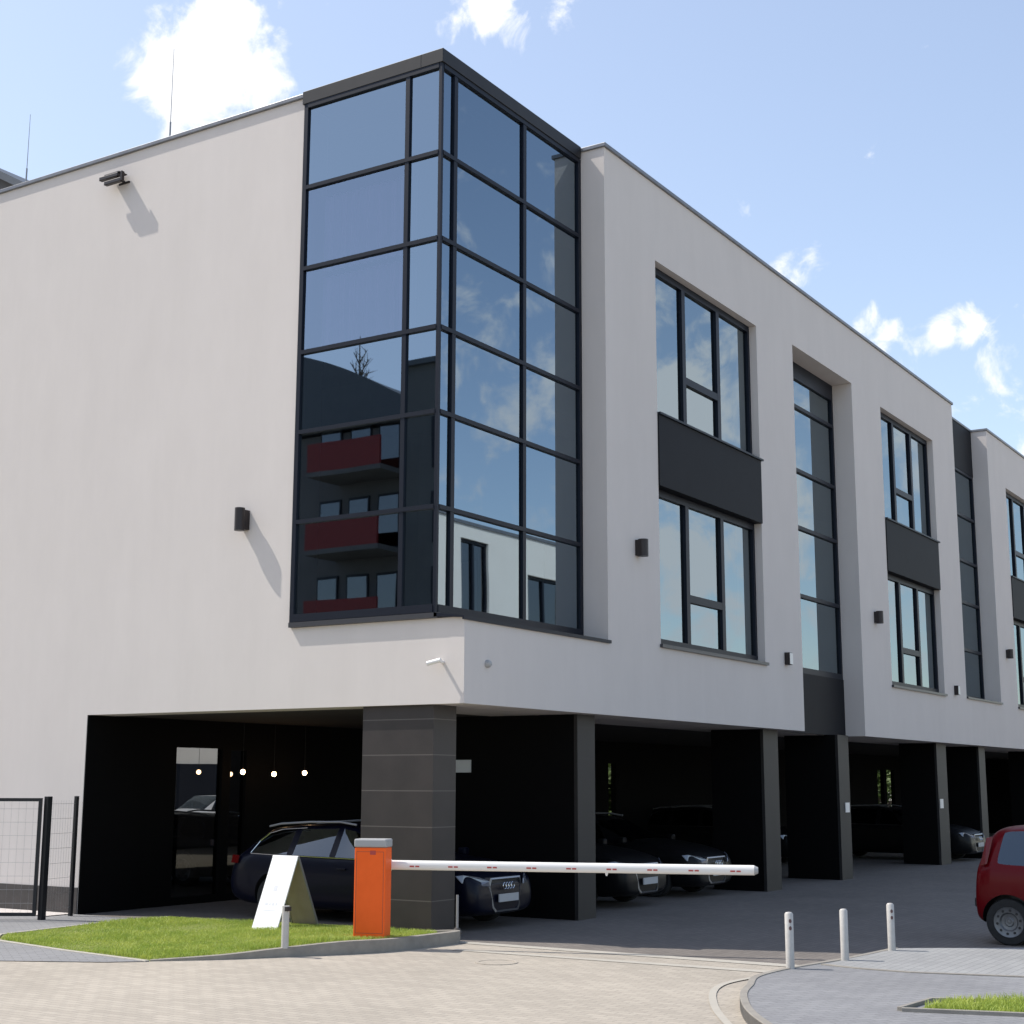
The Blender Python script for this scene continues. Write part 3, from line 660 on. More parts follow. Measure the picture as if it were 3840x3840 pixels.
def make_car(name, st, glass, axles, wr, ww, paint, label, cat='car', group=None, screen=(), rear_glass=True, arch=.055, hub='spoke', corner=1.):
    """st: stations front->rear: (xlow, xbelt, xtop, zb, zbelt, ztop, wm, wt)"""
    root = bpy.data.objects.new(name, None); col.objects.link(root); tag(root, label, cat, group)
    bm = bmesh.new(); rings = []; crs = bm.edges.layers.float.new('crease_edge'); crv = bm.verts.layers.float.new('crease_vert')
    for (xl, xb, xt, zb, zk, zt, wm, wt) in st:
        zm = zb + (zk - zb) * .5
        half = [(xl, 0, zb), (xl, wm * .80, zb), (xl, wm * .965, zb + .07), (xl * .5 + xl * .5, wm, zm), (xl * .3 + xb * .7, wm * .995, zk - .10), (xb, wm * .955, zk), (xt, wt, zt - .07 if zt - zk > .2 else zk + (zt - zk) * .55), (xt, wt * .86, zt - .012), (xt, 0, zt)]
        L_ = [bm.verts.new(p) for p in half]
        Rr = [L_[0]] + [bm.verts.new((p[0], -p[1], p[2])) for p in half[1:-1]] + [L_[-1]]
        rings.append((L_, Rr))
    def quad(vs, mi):
        vs2 = []
        for v in vs:
            if v not in vs2: vs2.append(v)
        f = bm.faces.new(vs2); f.material_index = mi
    for i in range(len(rings) - 1):
        for sgn in (0, 1):
            a, b = rings[i][sgn], rings[i + 1][sgn]
            for j in range(8):
                mi = 0
                if j == 5 and i in glass: mi = 1
                if j in (6, 7) and i in screen: mi = 1
                quad([a[j], a[j + 1], b[j + 1], b[j]], mi)
    for k, rg in ((0, rings[0]), (1, rings[-1])):
        for j in range(8):
            mi = 1 if (k == 1 and rear_glass and j == 5) else 0
            quad([rg[0][j], rg[0][j + 1], rg[1][j + 1], rg[1][j]], mi)
    bmesh.ops.recalc_face_normals(bm, faces=bm.faces)
    # crease window outlines
    for e in bm.edges:
        mi = {f.material_index for f in e.link_faces}
        if mi == {0, 1}:
            e[crs] = .95
            for v_ in e.verts: v_[crv] = corner
    # crease front/rear lower corners a little
    for rg in (rings[0], rings[-1]):
        for h in rg:
            for j in range(8):
                e = bm.edges.get((h[j], h[j + 1]))
                if e and e[crs] == 0: e[crs] = .35
    me = bpy.data.meshes.new('body'); bm.to_mesh(me); bm.free()
    for mm in (paint, M['carglass'], M['plastic']): me.materials.append(mm)
    tmp = bpy.data.objects.new('body_tmp', me); col.objects.link(tmp)
    ss = tmp.modifiers.new('s', 'SUBSURF'); ss.levels = 3; ss.render_levels = 3
    cutters = []
    for ax in axles:
        for sg in (1, -1):
            c = MB(); c.mi = 2; wm = max(s_[6] for s_ in st)
            c.tube((ax, sg * (wm - .34), wr), (ax, sg * (wm + .1), wr), wr + arch, 36)
            cm = bpy.data.meshes.new('cut'); cm.from_pydata([tuple(v) for v in c.v], [], c.f)
            for mm in (paint, M['carglass'], M['plastic']): cm.materials.append(mm)
            for p in cm.polygons: p.material_index = 2
            b_ = bmesh.new(); b_.from_mesh(cm); bmesh.ops.recalc_face_normals(b_, faces=b_.faces); b_.to_mesh(cm); b_.free()
            co = bpy.data.objects.new('cut_tmp', cm); col.objects.link(co); cutters.append(co)
            bo = tmp.modifiers.new('b', 'BOOLEAN'); bo.operation = 'DIFFERENCE'; bo.object = co; bo.solver = 'EXACT'; bo.material_mode = 'TRANSFER'
    bpy.context.view_layer.update()
    ev = tmp.evaluated_get(bpy.context.evaluated_depsgraph_get()); em = bpy.data.meshes.new_from_object(ev)
    bm = bmesh.new(); bm.from_mesh(em)
    mats = [m_.name if m_ else '' for m_ in em.materials]
    def kind(f): return mats[f.material_index] if f.material_index < len(mats) else ''
    gl = [f for f in bm.faces if kind(f) == M['carglass'].name]
    bl = [f for f in bm.faces if kind(f) == M['plastic'].name]
    bd = [f for f in bm.faces if f not in set(gl) and f not in set(bl)]
    child('body', mesh_from_faces('body', bd, paint), root)
    for isl in islands(bm, bl): child('wheel_arch', mesh_from_faces('wheel_arch', isl, M['plastic']), root)
    for isl in islands(bm, gl):
        cx = sum(f.calc_center_median().y for f in isl) / len(isl); cxx = sum(f.calc_center_median().x for f in isl) / len(isl)
        nm = 'side_window' if abs(cx) > .25 else ('windscreen' if cxx > 0 else 'rear_window')
        child(nm, mesh_from_faces(nm, isl, M['carglass']), root)
    bm.free()
    for o in [tmp] + cutters: bpy.data.objects.remove(o)
    # dark cabin so the windows look into something
    cab = MB(); a = st[min(glass)]; b = st[max(glass) + 1]
    cab.box(b[1] + .15, a[1] - .3, -(a[6] - .16), a[6] - .16, a[3] + .1, a[4] - .06); cmb(cab, 'seat_base', M['plastic'], root)
    wm = max(s_[6] for s_ in st)
    for ax in axles:
        for sg in (1, -1):
            w_ = bpy.data.objects.new('wheel', None); w_.location = (ax, sg * (wm - ww / 2 - .025), wr); col.objects.link(w_); w_.parent = root
            rr = wr * .665
            ty = MB(); ty.lathe([(rr, -ww / 2), (wr * .95, -ww / 2), (wr * .995, -ww * .35), (wr, 0), (wr * .995, ww * .35), (wr * .95, ww / 2), (rr, ww / 2)], ax='y', n=40); cmb(ty, 'tyre', M['tyre'], w_, True)
            ri = MB(); o_ = sg * ww / 2
            ri.lathe([(0, o_ * .62), (.05, o_ * .66), (.062, o_ * .55), (rr * .52, o_ * .60), (rr * .62, o_ * .86), (rr * .9, o_ * .92), (rr * .98, o_ * .98), (rr * 1.01, o_ * .8)], ax='y', n=40)
            cmb(ri, 'hubcap', M['rim'], w_, True)
            hn = 10 if hub == 'holes' else 5
            hp = MB()
            for q in range(hn):
                an = 2 * math.pi * (q + .25) / hn; c = Vector((math.cos(an) * rr * .76, o_ * .905, math.sin(an) * rr * .76)); hr = rr * (.085 if hub == 'holes' else .2)
                u = Vector((-math.sin(an), 0, math.cos(an))); v = Vector((math.cos(an), 0, math.sin(an)))
                hp.extr([c + u * hr * math.cos(b_ * .785) * 1.1 + v * hr * math.sin(b_ * .785) for b_ in range(8)], (0, sg * .004, 0))
            cmb(hp, 'hub_hole', M['plastic'], w_)
            # road-side centre badge boss
            cb = MB(); cb.lathe([(0, o_ * .75), (.022, o_ * .74), (.024, o_ * .6)], ax='y', n=16); cmb(cb, 'hub_boss', M['rim'], w_, True)
    return root

# --- red hatchback
red_st = [(1.80, 1.76, 1.70, .30, .66, .70, .66, .52), (1.76, 1.70, 1.62, .22, .82, .87, .76, .64), (1.40, 1.36, 1.32, .19, .93, 1.0, .81, .68), (1.0, .96, .92, .19, .97, 1.06, .82, .72),
          (.55, .50, .36, .19, .99, 1.44, .825, .62), (.30, .26, .18, .19, .99, 1.51, .825, .63), (-.15, -.17, -.17, .19, 1.0, 1.545, .825, .64), (-.25, -.27, -.27, .19, 1.0, 1.545, .825, .64),
          (-.84, -.85, -.85, .19, 1.0, 1.545, .825, .64), (-.98, -.98, -.98, .19, 1.0, 1.54, .825, .64), (-1.50, -1.50, -1.40, .2, 1.02, 1.52, .82, .63), (-1.62, -1.60, -1.50, .22, 1.02, 1.48, .81, .62), (-1.76, -1.72, -1.56, .26, 1.0, 1.44, .78, .60), (-1.80, -1.76, -1.60, .32, .98, 1.40, .74, .57)]
red = make_car('parked_car', red_st, (4, 5, 7, 9), (1.07, -1.365), .295, .18, M['redcar'], 'dark red small hatchback parked in the building shade at the right edge', screen=(3,), hub='holes', corner=.42)
for sg in (1, -1):
    tl = MB(); pts = [(-1.60, .79, 1.02), (-1.68, .765, 1.0), (-1.60, .68, 1.36), (-1.53, .675, 1.38)]
    tl.extr([(a, sg * (b + .012), c) for a, b, c in pts], (-.02, sg * .02, 0)); cmb(tl, 'tail_light', M['tlamp'], red, bevel=.008)
    dr = MB()
    for x in (.42, -.22, -.92): dr.box(x - .004, x + .004, sg * .822, sg * .8285, .36, .96)
    cmb(dr, 'door_seam', M['plastic'], red)
    cmb(MB().box(.0, .14, sg * .82, sg * .842, .87, .9), 'door_handle', M['plastic'], red, bevel=.005)
    mi = MB(); mi.box(.66, .8, sg * .86, sg * 1.0, 1.0, 1.13); cmb(mi, 'door_mirror', M['redcar'], red, bevel=.03)
    cmb(MB().box(-.95, .9, sg * .815, sg * .838, .50, .56), 'side_moulding', M['plastic'], red, bevel=.008)
cmb(MB().box(-1.83, -1.74, -.66, .66, .46, .58), 'bumper_strip', M['plastic'], red, bevel=.02)
cmb(MB().box(-1.815, -1.79, -.26, .26, .66, .78), 'number_plate', M['plate'], red)
red.rotation_euler = (0, 0, math.radians(-90))
red.location = (2.86 * S + .825, -4.555 * S - 1.82, 0)

# --- dark estate cars
est_st = [(2.30, 2.28, 2.2, .26, .66, .71, .70, .56), (2.24, 2.18, 2.08, .19, .76, .81, .82, .68), (1.95, 1.9, 1.85, .17, .83, .91, .885, .72), (1.35, 1.3, 1.25, .16, .90, .99, .905, .76), (1.0, .96, .92, .16, .92, 1.02, .91, .78),
          (.50, .44, .10, .16, .93, 1.37, .91, .62), (.28, .24, .0, .16, .93, 1.41, .91, .62), (-.18, -.2, -.2, .16, .94, 1.445, .91, .63), (-.28, -.3, -.3, .16, .94, 1.445, .91, .63),
          (-1.02, -1.04, -1.04, .16, .95, 1.43, .91, .62), (-1.12, -1.14, -1.14, .16, .95, 1.425, .91, .615), (-1.95, -1.88, -1.66, .18, .97, 1.385, .89, .59), (-2.16, -2.10, -1.80, .21, .96, 1.34, .86, .56), (-2.32, -2.22, -1.86, .26, .92, 1.30, .82, .53), (-2.37, -2.28, -1.92, .34, .88, 1.26, .76, .48)]
def estate(paint, label, mirror=True, rings=True, chrome=True):
    c = make_car('parked_car', est_st, (5, 6, 8, 10), (1.42, -1.38), .325, .22, paint, label, group='dark cars parked nose out in the undercroft', screen=(4,))
    # grille with bright surround
    g_ = MB(); 
    def gp(y, z): 
        return Vector((2.30 - .10 * (y * y) / .3 + .0 - .05 * max(0, z - .6), y, z))
    out = [(-.40, .72), (.40, .72), (.44, .62), (.36, .30), (.30, .24), (-.30, .24), (-.36, .30), (-.44, .62)]
    inn = [(y * .92, .48 + (z - .48) * .91) for y, z in out]
    vs = [gp(y, z) + Vector((.045, 0, 0)) for y, z in out] + [gp(y, z) + Vector((.045, 0, 0)) for y, z in inn] + [gp(y, z) - Vector((.05, 0, 0)) for y, z in out] + [gp(y, z) - Vector((.05, 0, 0)) for y, z in inn]
    n_ = 8; fs = []
    for i in range(n_):
        j = (i + 1) % n_
        fs += [(i, j, n_ + j, n_ + i), (i, 2 * n_ + i, 2 * n_ + j, j), (n_ + i, n_ + j, 3 * n_ + j, 3 * n_ + i)]
    g_.add(vs, fs); fr = cmb(g_, 'grille', M['satin'] if chrome else M['plastic'], c)
    gi = MB(); gi.extr([gp(y, z) + Vector((.02, 0, 0)) for y, z in inn], (-.05, 0, 0)); cmb(gi, 'grille_mesh', M['plastic'], fr)
    if rings:
        rb = MB()
        for k in (-1.5, -.5, .5, 1.5): rb.lathe([(.038, 0), (.045, .006), (.052, 0), (.045, -.006), (.038, 0)], (2.345, k * .07, .60), ax='x', n=18)
        cmb(rb, 'badge', M['chrome'], fr, True)
    pl = MB(); pl.box(2.335, 2.352, -.26, .26, .38, .49); pp = cmb(pl, 'number_plate', M['plate'], c)
    for sg in (1, -1):
        h = MB(); pts = [(2.245, .40, .60), (2.19, .60, .62), (2.02, .80, .66), (1.93, .845, .76), (2.03, .77, .775), (2.17, .56, .735), (2.24, .42, .68)]
        h.extr([(a + .055, sg * (b + .03), z) for a, b, z in pts], (.02, sg * .015, .002)); cmb(h, 'headlight', M['hlamp'], c, bevel=.01)
        fl = MB(); fl.lathe([(0, .02), (.05, .015), (.055, 0)], (2.18, sg * .62, .36), ax='x', n=16); cmb(fl, 'fog_light', M['hlamp'], c)
        r_ = MB(); pts = [(.0, .60, 1.43), (-.3, .60, 1.468), (-.9, .60, 1.46), (-1.5, .575, 1.425), (-1.75, .565, 1.38)]
        for p, q in zip(pts, pts[1:]): r_.tube((p[0], sg * p[1], p[2]), (q[0], sg * q[1], q[2]), .017, 8)
        cmb(r_, 'roof_rail', M['greym'], c, True)
        tr = MB(); b_ = [(.9, .90, .935), (.2, .905, .945), (-.6, .905, .955), (-1.4, .895, .965), (-1.88, .865, .975)]
        for p, q in zip(b_, b_[1:]): tr.tube((p[0], sg * (p[1] - .02), p[2]), (q[0], sg * (q[1] - .02), q[2]), .009, 6)
        u_ = [(-1.88, .85, .985), (-1.80, .72, 1.16), (-1.66, .655, 1.28), (-1.4, .645, 1.345), (-.9, .66, 1.375)]
        for p, q in zip(u_, u_[1:]): tr.tube((p[0], sg * p[1], p[2]), (q[0], sg * q[1], q[2]), .008, 6)
        cmb(tr, 'window_trim', M['chrome'], c, True)
        m_ = MB(); m_.box(.78, .92, sg * .95, sg * 1.1, .95, 1.07); cmb(m_, 'door_mirror', paint, c, bevel=.03)
        tl = MB(); tl.extr([(-2.12, sg * .865, .82), (-2.30, sg * .80, .82), (-2.28, sg * .79, .94), (-2.10, sg * .86, .94)], (-.01, sg * .02, 0)); cmb(tl, 'tail_light', M['tlamp'], c)
        for x in (-.28, -1.1):
            pass
        cmb(MB().box(-.12, .06, sg * .90, sg * .93, .78, .805).box(-.98, -.8, sg * .90, sg * .93, .79, .815), 'door_handle', paint, c, bevel=.005)
    return c
def place(c, x, yn, L_=2.33, rot=-90): c.rotation_euler = (0, 0, math.radians(rot)); c.location = (x * S, yn * S + L_, 0)
e1 = estate(M['navy'], 'navy estate car with silver roof rails parked behind the corner pillar'); place(e1, 1.56, .42)
def recolor(c, paint):
    for ch in c.children_recursive:
        if ch.type == 'MESH':
            for i, s_ in enumerate(ch.material_slots):
                if s_.material == M['navy']: ch.data = ch.data.copy(); ch.data.materials[i] = paint
for x, yn, pt_, lb in ((5.15, .42, 'blackcar', 'black car behind the barrier arm, left of the two in that bay'), (7.45, .45, 'greycar', 'dark car behind the barrier arm tip, beside the broad pillar'),
                       (16.4, 2.6, 'blackcar', 'black car with only its mirror glinting, between the two pillars with white plates'), (20.15, .0, 'greycar', 'dark car with bright grille outline just left of the red car')):
    c = copy_tree(e1); c['label'] = lb; place(c, x, yn); recolor(c, M[pt_])
# white van (seen mirrored in the undercroft glazing)
van_st = [(2.45, 2.42, 2.35, .35, .85, .92, .80, .62), (2.38, 2.3, 2.2, .25, 1.0, 1.1, .90, .75), (1.9, 1.85, 1.75, .22, 1.12, 1.25, .95, .78), (1.5, 1.4, 1.0, .22, 1.15, 1.80, .96, .80), (.9, .85, .7, .22, 1.15, 1.95, .96, .84), (.75, .7, .6, .22, 1.15, 1.97, .96, .84), (-.2, -.2, -.2, .22, 1.15, 1.99, .96, .85), (-2.2, -2.2, -2.15, .24, 1.15, 1.97, .96, .85), (-2.42, -2.4, -2.3, .3, 1.1, 1.93, .92, .82)]
van = make_car('parked_car', van_st, (3, 5), (1.5, -1.5), .33, .22, M['vanw'], 'white car seen mirrored in the dark undercroft glazing', cat='car', screen=(2, 3), rear_glass=False)
van.location = (24.7 * S, -15.0 * S, 0); van.rotation_euler = (0, 0, math.pi); van.scale = (1, 1, .76)

# ================================================================== TREES
def tree(name, x, y, h, cr, label, n=2600, seed=1, z0=0, leaves=True, trunk_h=None, group=None, cat='tree', ls=.09):
    rnd = random.Random(seed); t = thing(name, (x, y, z0), label, cat, group); th = trunk_h or h * .45
    tb = MB(); tb.tube((x, y, z0 - .05), (x, y, z0 + th), .035 * h * .6, 9, .02 * h * .5)
    tips = []
    for i in range(9):
        a = rnd.uniform(0, 6.28); b = Vector((x, y, z0 + th * rnd.uniform(.55, 1))); e = b + Vector((math.cos(a) * cr * .7, math.sin(a) * cr * .7, rnd.uniform(.15, .5) * h)); tb.tube(b, e, .012 * h * .5, 6, .004); tips.append(e)
        for k in range(4):
            m_ = b.lerp(e, rnd.uniform(.4, 1)); e2 = m_ + Vector((rnd.gauss(0, .3) * cr, rnd.gauss(0, .3) * cr, rnd.uniform(0, .3) * cr)); tb.tube(m_, e2, .006 * h * .4, 5, .002)
    tb.obj('trunk', M['bark'], t)
    if leaves:
        vs = []; fs = []; cl = [(Vector((x, y, z0 + th + (h - th) * .45)) + Vector((rnd.gauss(0, .45) * cr, rnd.gauss(0, .45) * cr, rnd.gauss(0, .3) * (h - th))), rnd.uniform(.25, .5) * cr) for _ in range(16)]
        for i in range(n):
            c, r_ = rnd.choice(cl); p = c + Vector((rnd.gauss(0, 1), rnd.gauss(0, 1), rnd.gauss(0, .8))) * r_ * .5
            u = Vector((rnd.gauss(0, 1), rnd.gauss(0, 1), rnd.gauss(0, 1))).normalized() * ls * rnd.uniform(.6, 1.3); w_ = u.orthogonal().normalized() * ls * .5
            k = len(vs); vs += [p - u, p + w_, p + u, p - w_]; fs.append((k, k + 1, k + 2, k + 3))
        mb = MB(); mb.add(vs, fs); mb.obj('crown', M['leaf'], t)
    return t
tree('leafy_tree', 49.5, 12.6, 4.2, 2.2, 'green tree glimpsed through the right rear opening of the undercroft', 5000, 3, trunk_h=.8, group='trees behind the building', ls=.14)
tree('leafy_tree', 46.5, 10.8, 3.8, 1.6, 'green tree glimpsed through the left rear opening of the undercroft', 4000, 4, trunk_h=.8, group='trees behind the building', ls=.14)
tree('leafy_tree', 29.9, 15.0, 2.0, 1.3, 'low green tree seen through the narrow slit in the dark rear wall', 6000, 5, trunk_h=.3, ls=.13)

# ================================================================== NEIGHBOURING BUILDINGS
# grey gabled house peeping over the roof, far left
t = thing('gabled_house', (12, 26, 0), 'grey gabled house just showing above the roof at the left edge', 'building')
MB().extr([(12, 18.6, 0), (12, 33.4, 0), (12, 33.4, 15.4), (12, 26, 19.35), (12, 18.6, 15.4)], (10, 0, 0)).obj('wall', M['wallA'], t)
rf = MB(); rf.extr([(11.75, 18.1, 15.28), (11.75, 26, 19.6), (11.75, 33.9, 15.28), (11.75, 33.9, 15.1), (11.75, 26, 19.36), (11.75, 18.1, 15.1)], (10.5, 0, 0)); rf.obj('roof', M['roofA'], t)
for yy in (21, 25, 29):
    MB().box(11.97, 11.999, yy, yy + 1.4, 11, 12.8).obj('window', M['frame'], t)
# apartment block mirrored in the bay (x = -30)
t = thing('apartment_block', (-30, 27, 0), 'apartment block with red balconies mirrored in the left face of the glazed bay', 'building')
MB().box(-42, -30, 22.9, 46, 0, 14.9).obj('wall', M['wallA'], t)
rp = [(-29.6, 22.4, 15.0)]; 
for i in range(13):
    u = i / 12; y = 22.4 + u * 10; rp.append((-29.6, y, 15.7 + 3.4 * (1 - (1 - u) ** 1.7)))
rp += [(-29.6, 46, 19.6), (-29.6, 46, 15.0)]
MB().extr(rp, (-12.5, 0, 0)).obj('roof', M['roofA'], t)
for lv in range(5):
    zc = 13.05 - lv * 2.95
    MB().box(-29.999, -28.2, 22.9, 26.3, zc - .18, zc).obj('balcony_slab', M['wallA'], t)
    bal = MB().box(-28.3, -28.2, 22.95, 26.3, zc + .001, zc + 1.05).box(-29.9, -28.3, 26.2, 26.3, zc + .001, zc + 1.05).obj('balcony', M['redbal'], t)
    for yy in (23.3, 24.7, 26.1):
        wn = MB().box(-29.999, -29.93, yy, yy + 1.0, zc + .1, zc + 2.2).obj('window', M['frame'], t)
        MB().poly([(-29.925, yy + .06, zc + .2), (-29.925, yy + .94, zc + .2), (-29.925, yy + .94, zc + 2.1), (-29.925, yy + .06, zc + 2.1)]).obj('pane', M['glassd'], wn, face=(1, 0, 0))
    for yy in (28.3, 31.5, 35, 39):
        wn = MB().box(-29.999, -29.93, yy, yy + 1.6, zc + .1, zc + 2.0).obj('window', M['frame'], t)
        MB().poly([(-29.925, yy + .08, zc + .2), (-29.925, yy + 1.52, zc + .2), (-29.925, yy + 1.52, zc + 1.9), (-29.925, yy + .08, zc + 1.9)]).obj('pane', M['glassd'], wn, face=(1, 0, 0))
t = thing('stair_tower', (-30, 21.8, 0), 'tall grey stair tower mirrored in the narrow left bay panes', 'building')
MB().box(-36, -29.5, 16.5, 22.6, 0, 16.9).obj('wall', M['wallA2'], t)
MB().box(-36.2, -29.3, 16.3, 22.7, 16.901, 17.1).obj('roof', M['roofA'], t)
for z in range(1, 6): MB().box(-29.499, -29.45, 20.2, 21.2, z * 2.8 - 1, z * 2.8 + .9).obj('window', M['frame'], t)
t = thing('bare_tree', (-45, 37.2, 0), 'tall bare poplar top mirrored above the curved roof', 'tree')
rnd = random.Random(4); tb = MB(); tb.tube((-45, 37.2, 0), (-45, 37.2, 18), .28, 8, .14); tb.tube((-45, 37.2, 18), (-45, 37.2, 24.6), .14, 6, .02); tb.obj('trunk', M['bark'], t)
tb = MB()
for i in range(46):
    z = rnd.uniform(14, 23.5); a_ = rnd.uniform(0, 6.28); l_ = (25.5 - z) * .22 + .3; b0 = Vector((-45, 37.2, z)); b1 = b0 + Vector((math.cos(a_) * l_ * .5, math.sin(a_) * l_ * .5, l_ * .9)); tb.tube(b0, b1, .05, 5, .015)
    for k in range(3): q = b0.lerp(b1, rnd.uniform(.3, .9)); tb.tube(q, q + Vector((rnd.gauss(0, .25), rnd.gauss(0, .25), rnd.uniform(.2, .6))), .02, 4, .008)
o_ = tb.obj('crown', M['bark'], t)
# white building mirrored in the right face (y = -20)
t = thing('white_office', (36, -20, 0), 'sunlit cream office building mirrored low in the right face of the glazed bay', 'building')
wb = MB()
def hb_(x, z):
    for a, b in ((30.45, 32.3), (34.9, 37.5)):
        if a < x < b and 3.6 < z < 10.5 and not (a > 33 and z > 9.6): return True
    return False
grid(wb, [26.5, 30.45, 32.3, 34.9, 37.5, 38.6], [0, 3.6, 9.6, 10.5, 11.0], hb_, lambda u, z, q: (u, -20 - .4 * q, z))
wb.obj('wall', M['wallB'], t)
MB().box(26.5, 56, -30, -20.4, 0, 10.9).obj('core', M['wallB'], t) if False else None
MB().box(26.4, 38.7, -30, -19.95, 11.001, 11.12).obj('roof', M['coping'], t)
MB().box(26.5, 38.6, -30, -29.7, 0, 11).box(26.5, 26.8, -29.69, -20.41, 0, 11).box(38.3, 38.6, -29.69, -20.41, 0, 11).obj('rear_wall', M['wallB'], t)
for a, b in ((30.45, 32.3), (34.9, 37.5)):
    zt_ = 9.6 if a > 33 else 10.5
    f = MB()
    f.box(a, a + .1, -20.25, -20.1, 3.6, zt_).box(b - .1, b, -20.25, -20.1, 3.6, zt_).box(a + .1, b - .1, -20.25, -20.1, zt_ - .12, zt_).box((a + b) / 2 - .06, (a + b) / 2 + .06, -20.25, -20.1, 3.6, zt_ - .12)
    for z in (5.1, 6.3, 7.4): f.box(a + .1, (a + b) / 2 - .06, -20.24, -20.11, z, z + .09).box((a + b) / 2 + .06, b - .1, -20.24, -20.11, z, z + .09)
    fo = f.obj('window', M['frame'], t)
    MB().poly([(a + .1, -20.18, 3.6), (b - .1, -20.18, 3.6), (b - .1, -20.18, zt_ - .12), (a + .1, -20.18, zt_ - .12)]).obj('pane', M['glassd'], fo, face=(0, 1, 0))
    MB().box(a - .3, b + .3, -22.1, -22, 3.5, 10.6).obj('partition', M['inner'], t)
for a in (27.5, 31, 34.5): MB().box(a, a + 2.9, -19.995, -19.9, 0, 2.35).obj('garage_door', M['frame'], t)

# ================================================================== SKY, SUN, CAMERA
sun_v = Vector((-.32, 1.0, 1.45)).normalized()
el = math.asin(sun_v.z); az = math.atan2(sun_v.x, sun_v.y)
wd = bpy.data.worlds.new('World'); sc.world = wd; wd.use_nodes = True; N = wd.node_tree.nodes; L = wd.node_tree.links
bg = N['Background']; SKY = .15
sk = N.new('ShaderNodeTexSky'); sk.sky_type = 'NISHITA'; sk.sun_disc = False; sk.sun_elevation = el; sk.sun_rotation = az
sk.air_density = 1.0; sk.dust_density = .9; sk.ozone_density = 1.6; sk.altitude = 100
tc = N.new('ShaderNodeTexCoord')
def blob(c, rin, rout, wgt):
    d = N.new('ShaderNodeVectorMath'); d.operation = 'DOT_PRODUCT'; L.new(tc.outputs['Generated'], d.inputs[0]); d.inputs[1].default_value = Vector(c).normalized()
    m_ = N.new('ShaderNodeMapRange'); m_.interpolation_type = 'SMOOTHSTEP'; L.new(d.outputs['Value'], m_.inputs['Value'])
    m_.inputs['From Min'].default_value = math.cos(rout); m_.inputs['From Max'].default_value = math.cos(rin); m_.inputs['To Min'].default_value = 0; m_.inputs['To Max'].default_value = wgt
    return m_.outputs[0]
def camdir(u, v):   # direction of a photograph position, used only to lay out the sky
    return FW * 5535.8 + RT * (u * 1.98758 - 1920) + UP * (1920 - v * 1.98758)
pan, tilt, roll = .5654, .1814, .0027
FW = Vector((math.cos(pan) * math.cos(tilt), math.sin(pan) * math.cos(tilt), math.sin(tilt))); R0 = Vector((math.sin(pan), -math.cos(pan), 0)); U0 = R0.cross(FW)
RT = R0 * math.cos(roll) + U0 * math.sin(roll); UP = -R0 * math.sin(roll) + U0 * math.cos(roll)
bl = [blob((.6374, .634, .438), .01, .070, .50), blob((.617, .645, .447), .01, .05, .36), blob((.6294, .605, .4900), .005, .035, .36), blob((.7417, .458, .49), .01, .05, .34), blob((.72, .49, .492), .008, .04, .31),
      blob((.882, .334, .3344), .004, .03, .36), blob((.9077, .2961, .2950), .002, .023, .35), blob((.9245, .247, .2920), .002, .022, .39), blob((.9180, .265, .281), .003, .02, .18),
      blob((.75, -.60, .20), .05, .35, .34), blob((.55, -.78, .25), .05, .3, .24), blob((.93, -.33, .22), .05, .22, .40), blob((.95, .28, .12), .1, .25, .25)]
acc = bl[0]
for b in bl[1:]:
    a_ = N.new('ShaderNodeMath'); a_.operation = 'ADD'; L.new(acc, a_.inputs[0]); L.new(b, a_.inputs[1]); acc = a_.outputs[0]
n1 = N.new('ShaderNodeTexNoise'); n1.inputs['Scale'].default_value = 26; n1.inputs['Detail'].default_value = 10; n1.inputs['Roughness'].default_value = .60; n1.inputs['Distortion'].default_value = .35
L.new(tc.outputs['Generated'], n1.inputs['Vector'])
nc = N.new('ShaderNodeMath'); nc.operation = 'MULTIPLY_ADD'; nc.inputs[1].default_value = 1.8; nc.inputs[2].default_value = -.40; L.new(n1.outputs['Fac'], nc.inputs[0])
ad = N.new('ShaderNodeMath'); ad.operation = 'ADD'; L.new(acc, ad.inputs[0]); L.new(nc.outputs[0], ad.inputs[1])
mr = N.new('ShaderNodeMapRange'); mr.interpolation_type = 'SMOOTHSTEP'; mr.inputs['From Min'].default_value = .80; mr.inputs['From Max'].default_value = 1.17; L.new(ad.outputs[0], mr.inputs['Value'])
mc = N.new('ShaderNodeMix'); mc.data_type = 'RGBA'; L.new(mr.outputs[0], mc.inputs['Factor']); 
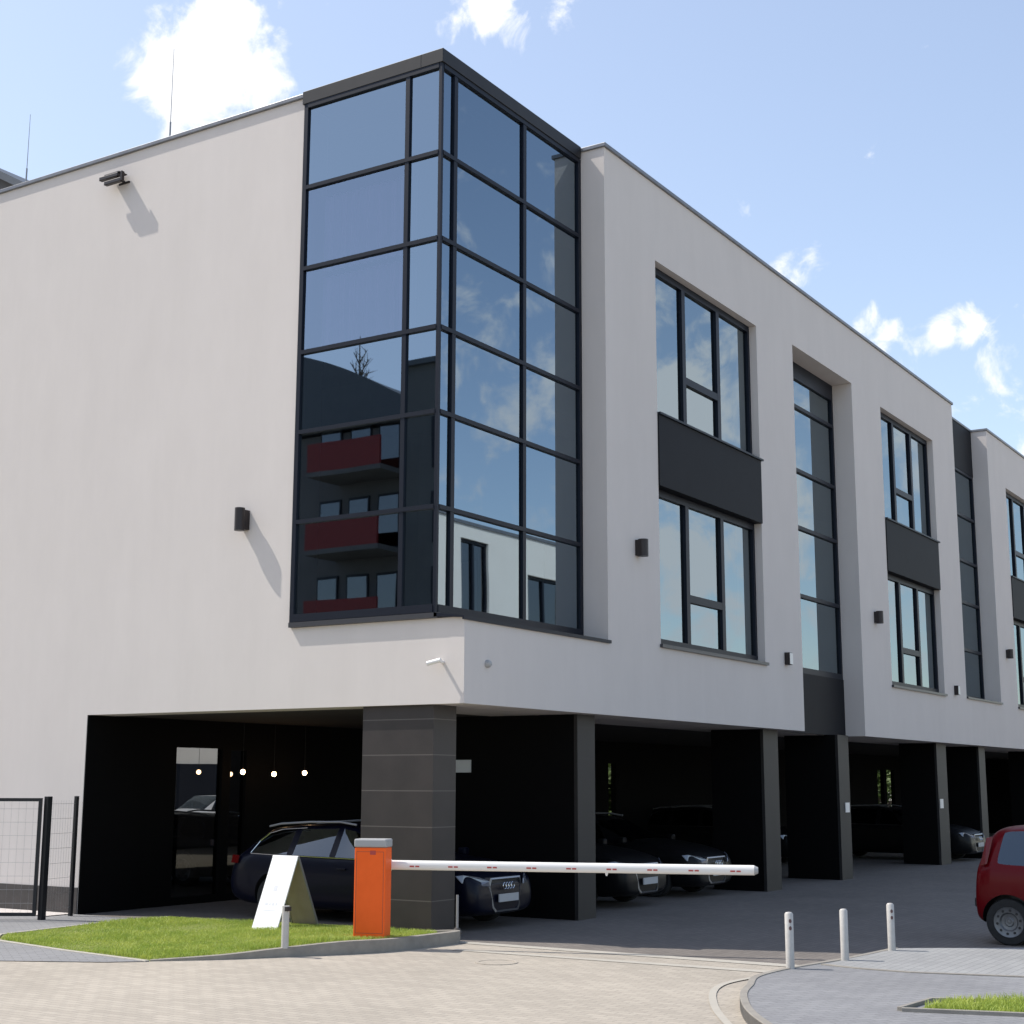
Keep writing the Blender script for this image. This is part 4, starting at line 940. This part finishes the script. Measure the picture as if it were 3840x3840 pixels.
sd = N.new('ShaderNodeVectorMath'); sd.operation = 'DOT_PRODUCT'; L.new(tc.outputs['Generated'], sd.inputs[0]); sd.inputs[1].default_value = Vector((-.3, .95, .1)).normalized()
hz = N.new('ShaderNodeMapRange'); L.new(sd.outputs['Value'], hz.inputs['Value']); hz.inputs['From Min'].default_value = -.6; hz.inputs['From Max'].default_value = .8; hz.inputs['To Min'].default_value = .10; hz.inputs['To Max'].default_value = .36
mh_ = N.new('ShaderNodeMix'); mh_.data_type = 'RGBA'; L.new(hz.outputs[0], mh_.inputs['Factor']); 
wb_ = N.new('ShaderNodeMix'); wb_.data_type = 'RGBA'; wb_.blend_type = 'MULTIPLY'; wb_.inputs['Factor'].default_value = 1; L.new(sk.outputs[0], wb_.inputs['A']); wb_.inputs['B'].default_value = (1.08, 1.0, .93, 1)
L.new(wb_.outputs['Result'], mh_.inputs['A']); mh_.inputs['B'].default_value = (3.15, 3.4, 4.0, 1)
L.new(mh_.outputs['Result'], mc.inputs['A']); mc.inputs['B'].default_value = (4.6, 4.65, 4.8, 1)
L.new(mc.outputs['Result'], bg.inputs['Color']); bg.inputs['Strength'].default_value = SKY
ld = bpy.data.lights.new('sun', 'SUN'); ld.energy = 3.1; ld.angle = math.radians(.5); ld.color = (1, .95, .87)
lo = bpy.data.objects.new('sun', ld); col.objects.link(lo); lo.rotation_euler = sun_v.to_track_quat('Z', 'Y').to_euler(); lo.location = (0, 0, 60)
cd = bpy.data.cameras.new('camera'); co = bpy.data.objects.new('camera', cd); col.objects.link(co); sc.camera = co
cd.sensor_width = 36; cd.lens = 36 * 5535.8 / 3840; cd.clip_end = 3000; cd.clip_start = .1
co.matrix_world = Matrix((( RT.x, UP.x, -FW.x, -13.3025 * S), (RT.y, UP.y, -FW.y, -9.0517 * S), (RT.z, UP.z, -FW.z, 1.65 * S), (0, 0, 0, 1)))
sc.view_settings.view_transform = 'Standard'; sc.view_settings.look = 'None'; sc.view_settings.gamma = 1; sc.view_settings.exposure = 0.74
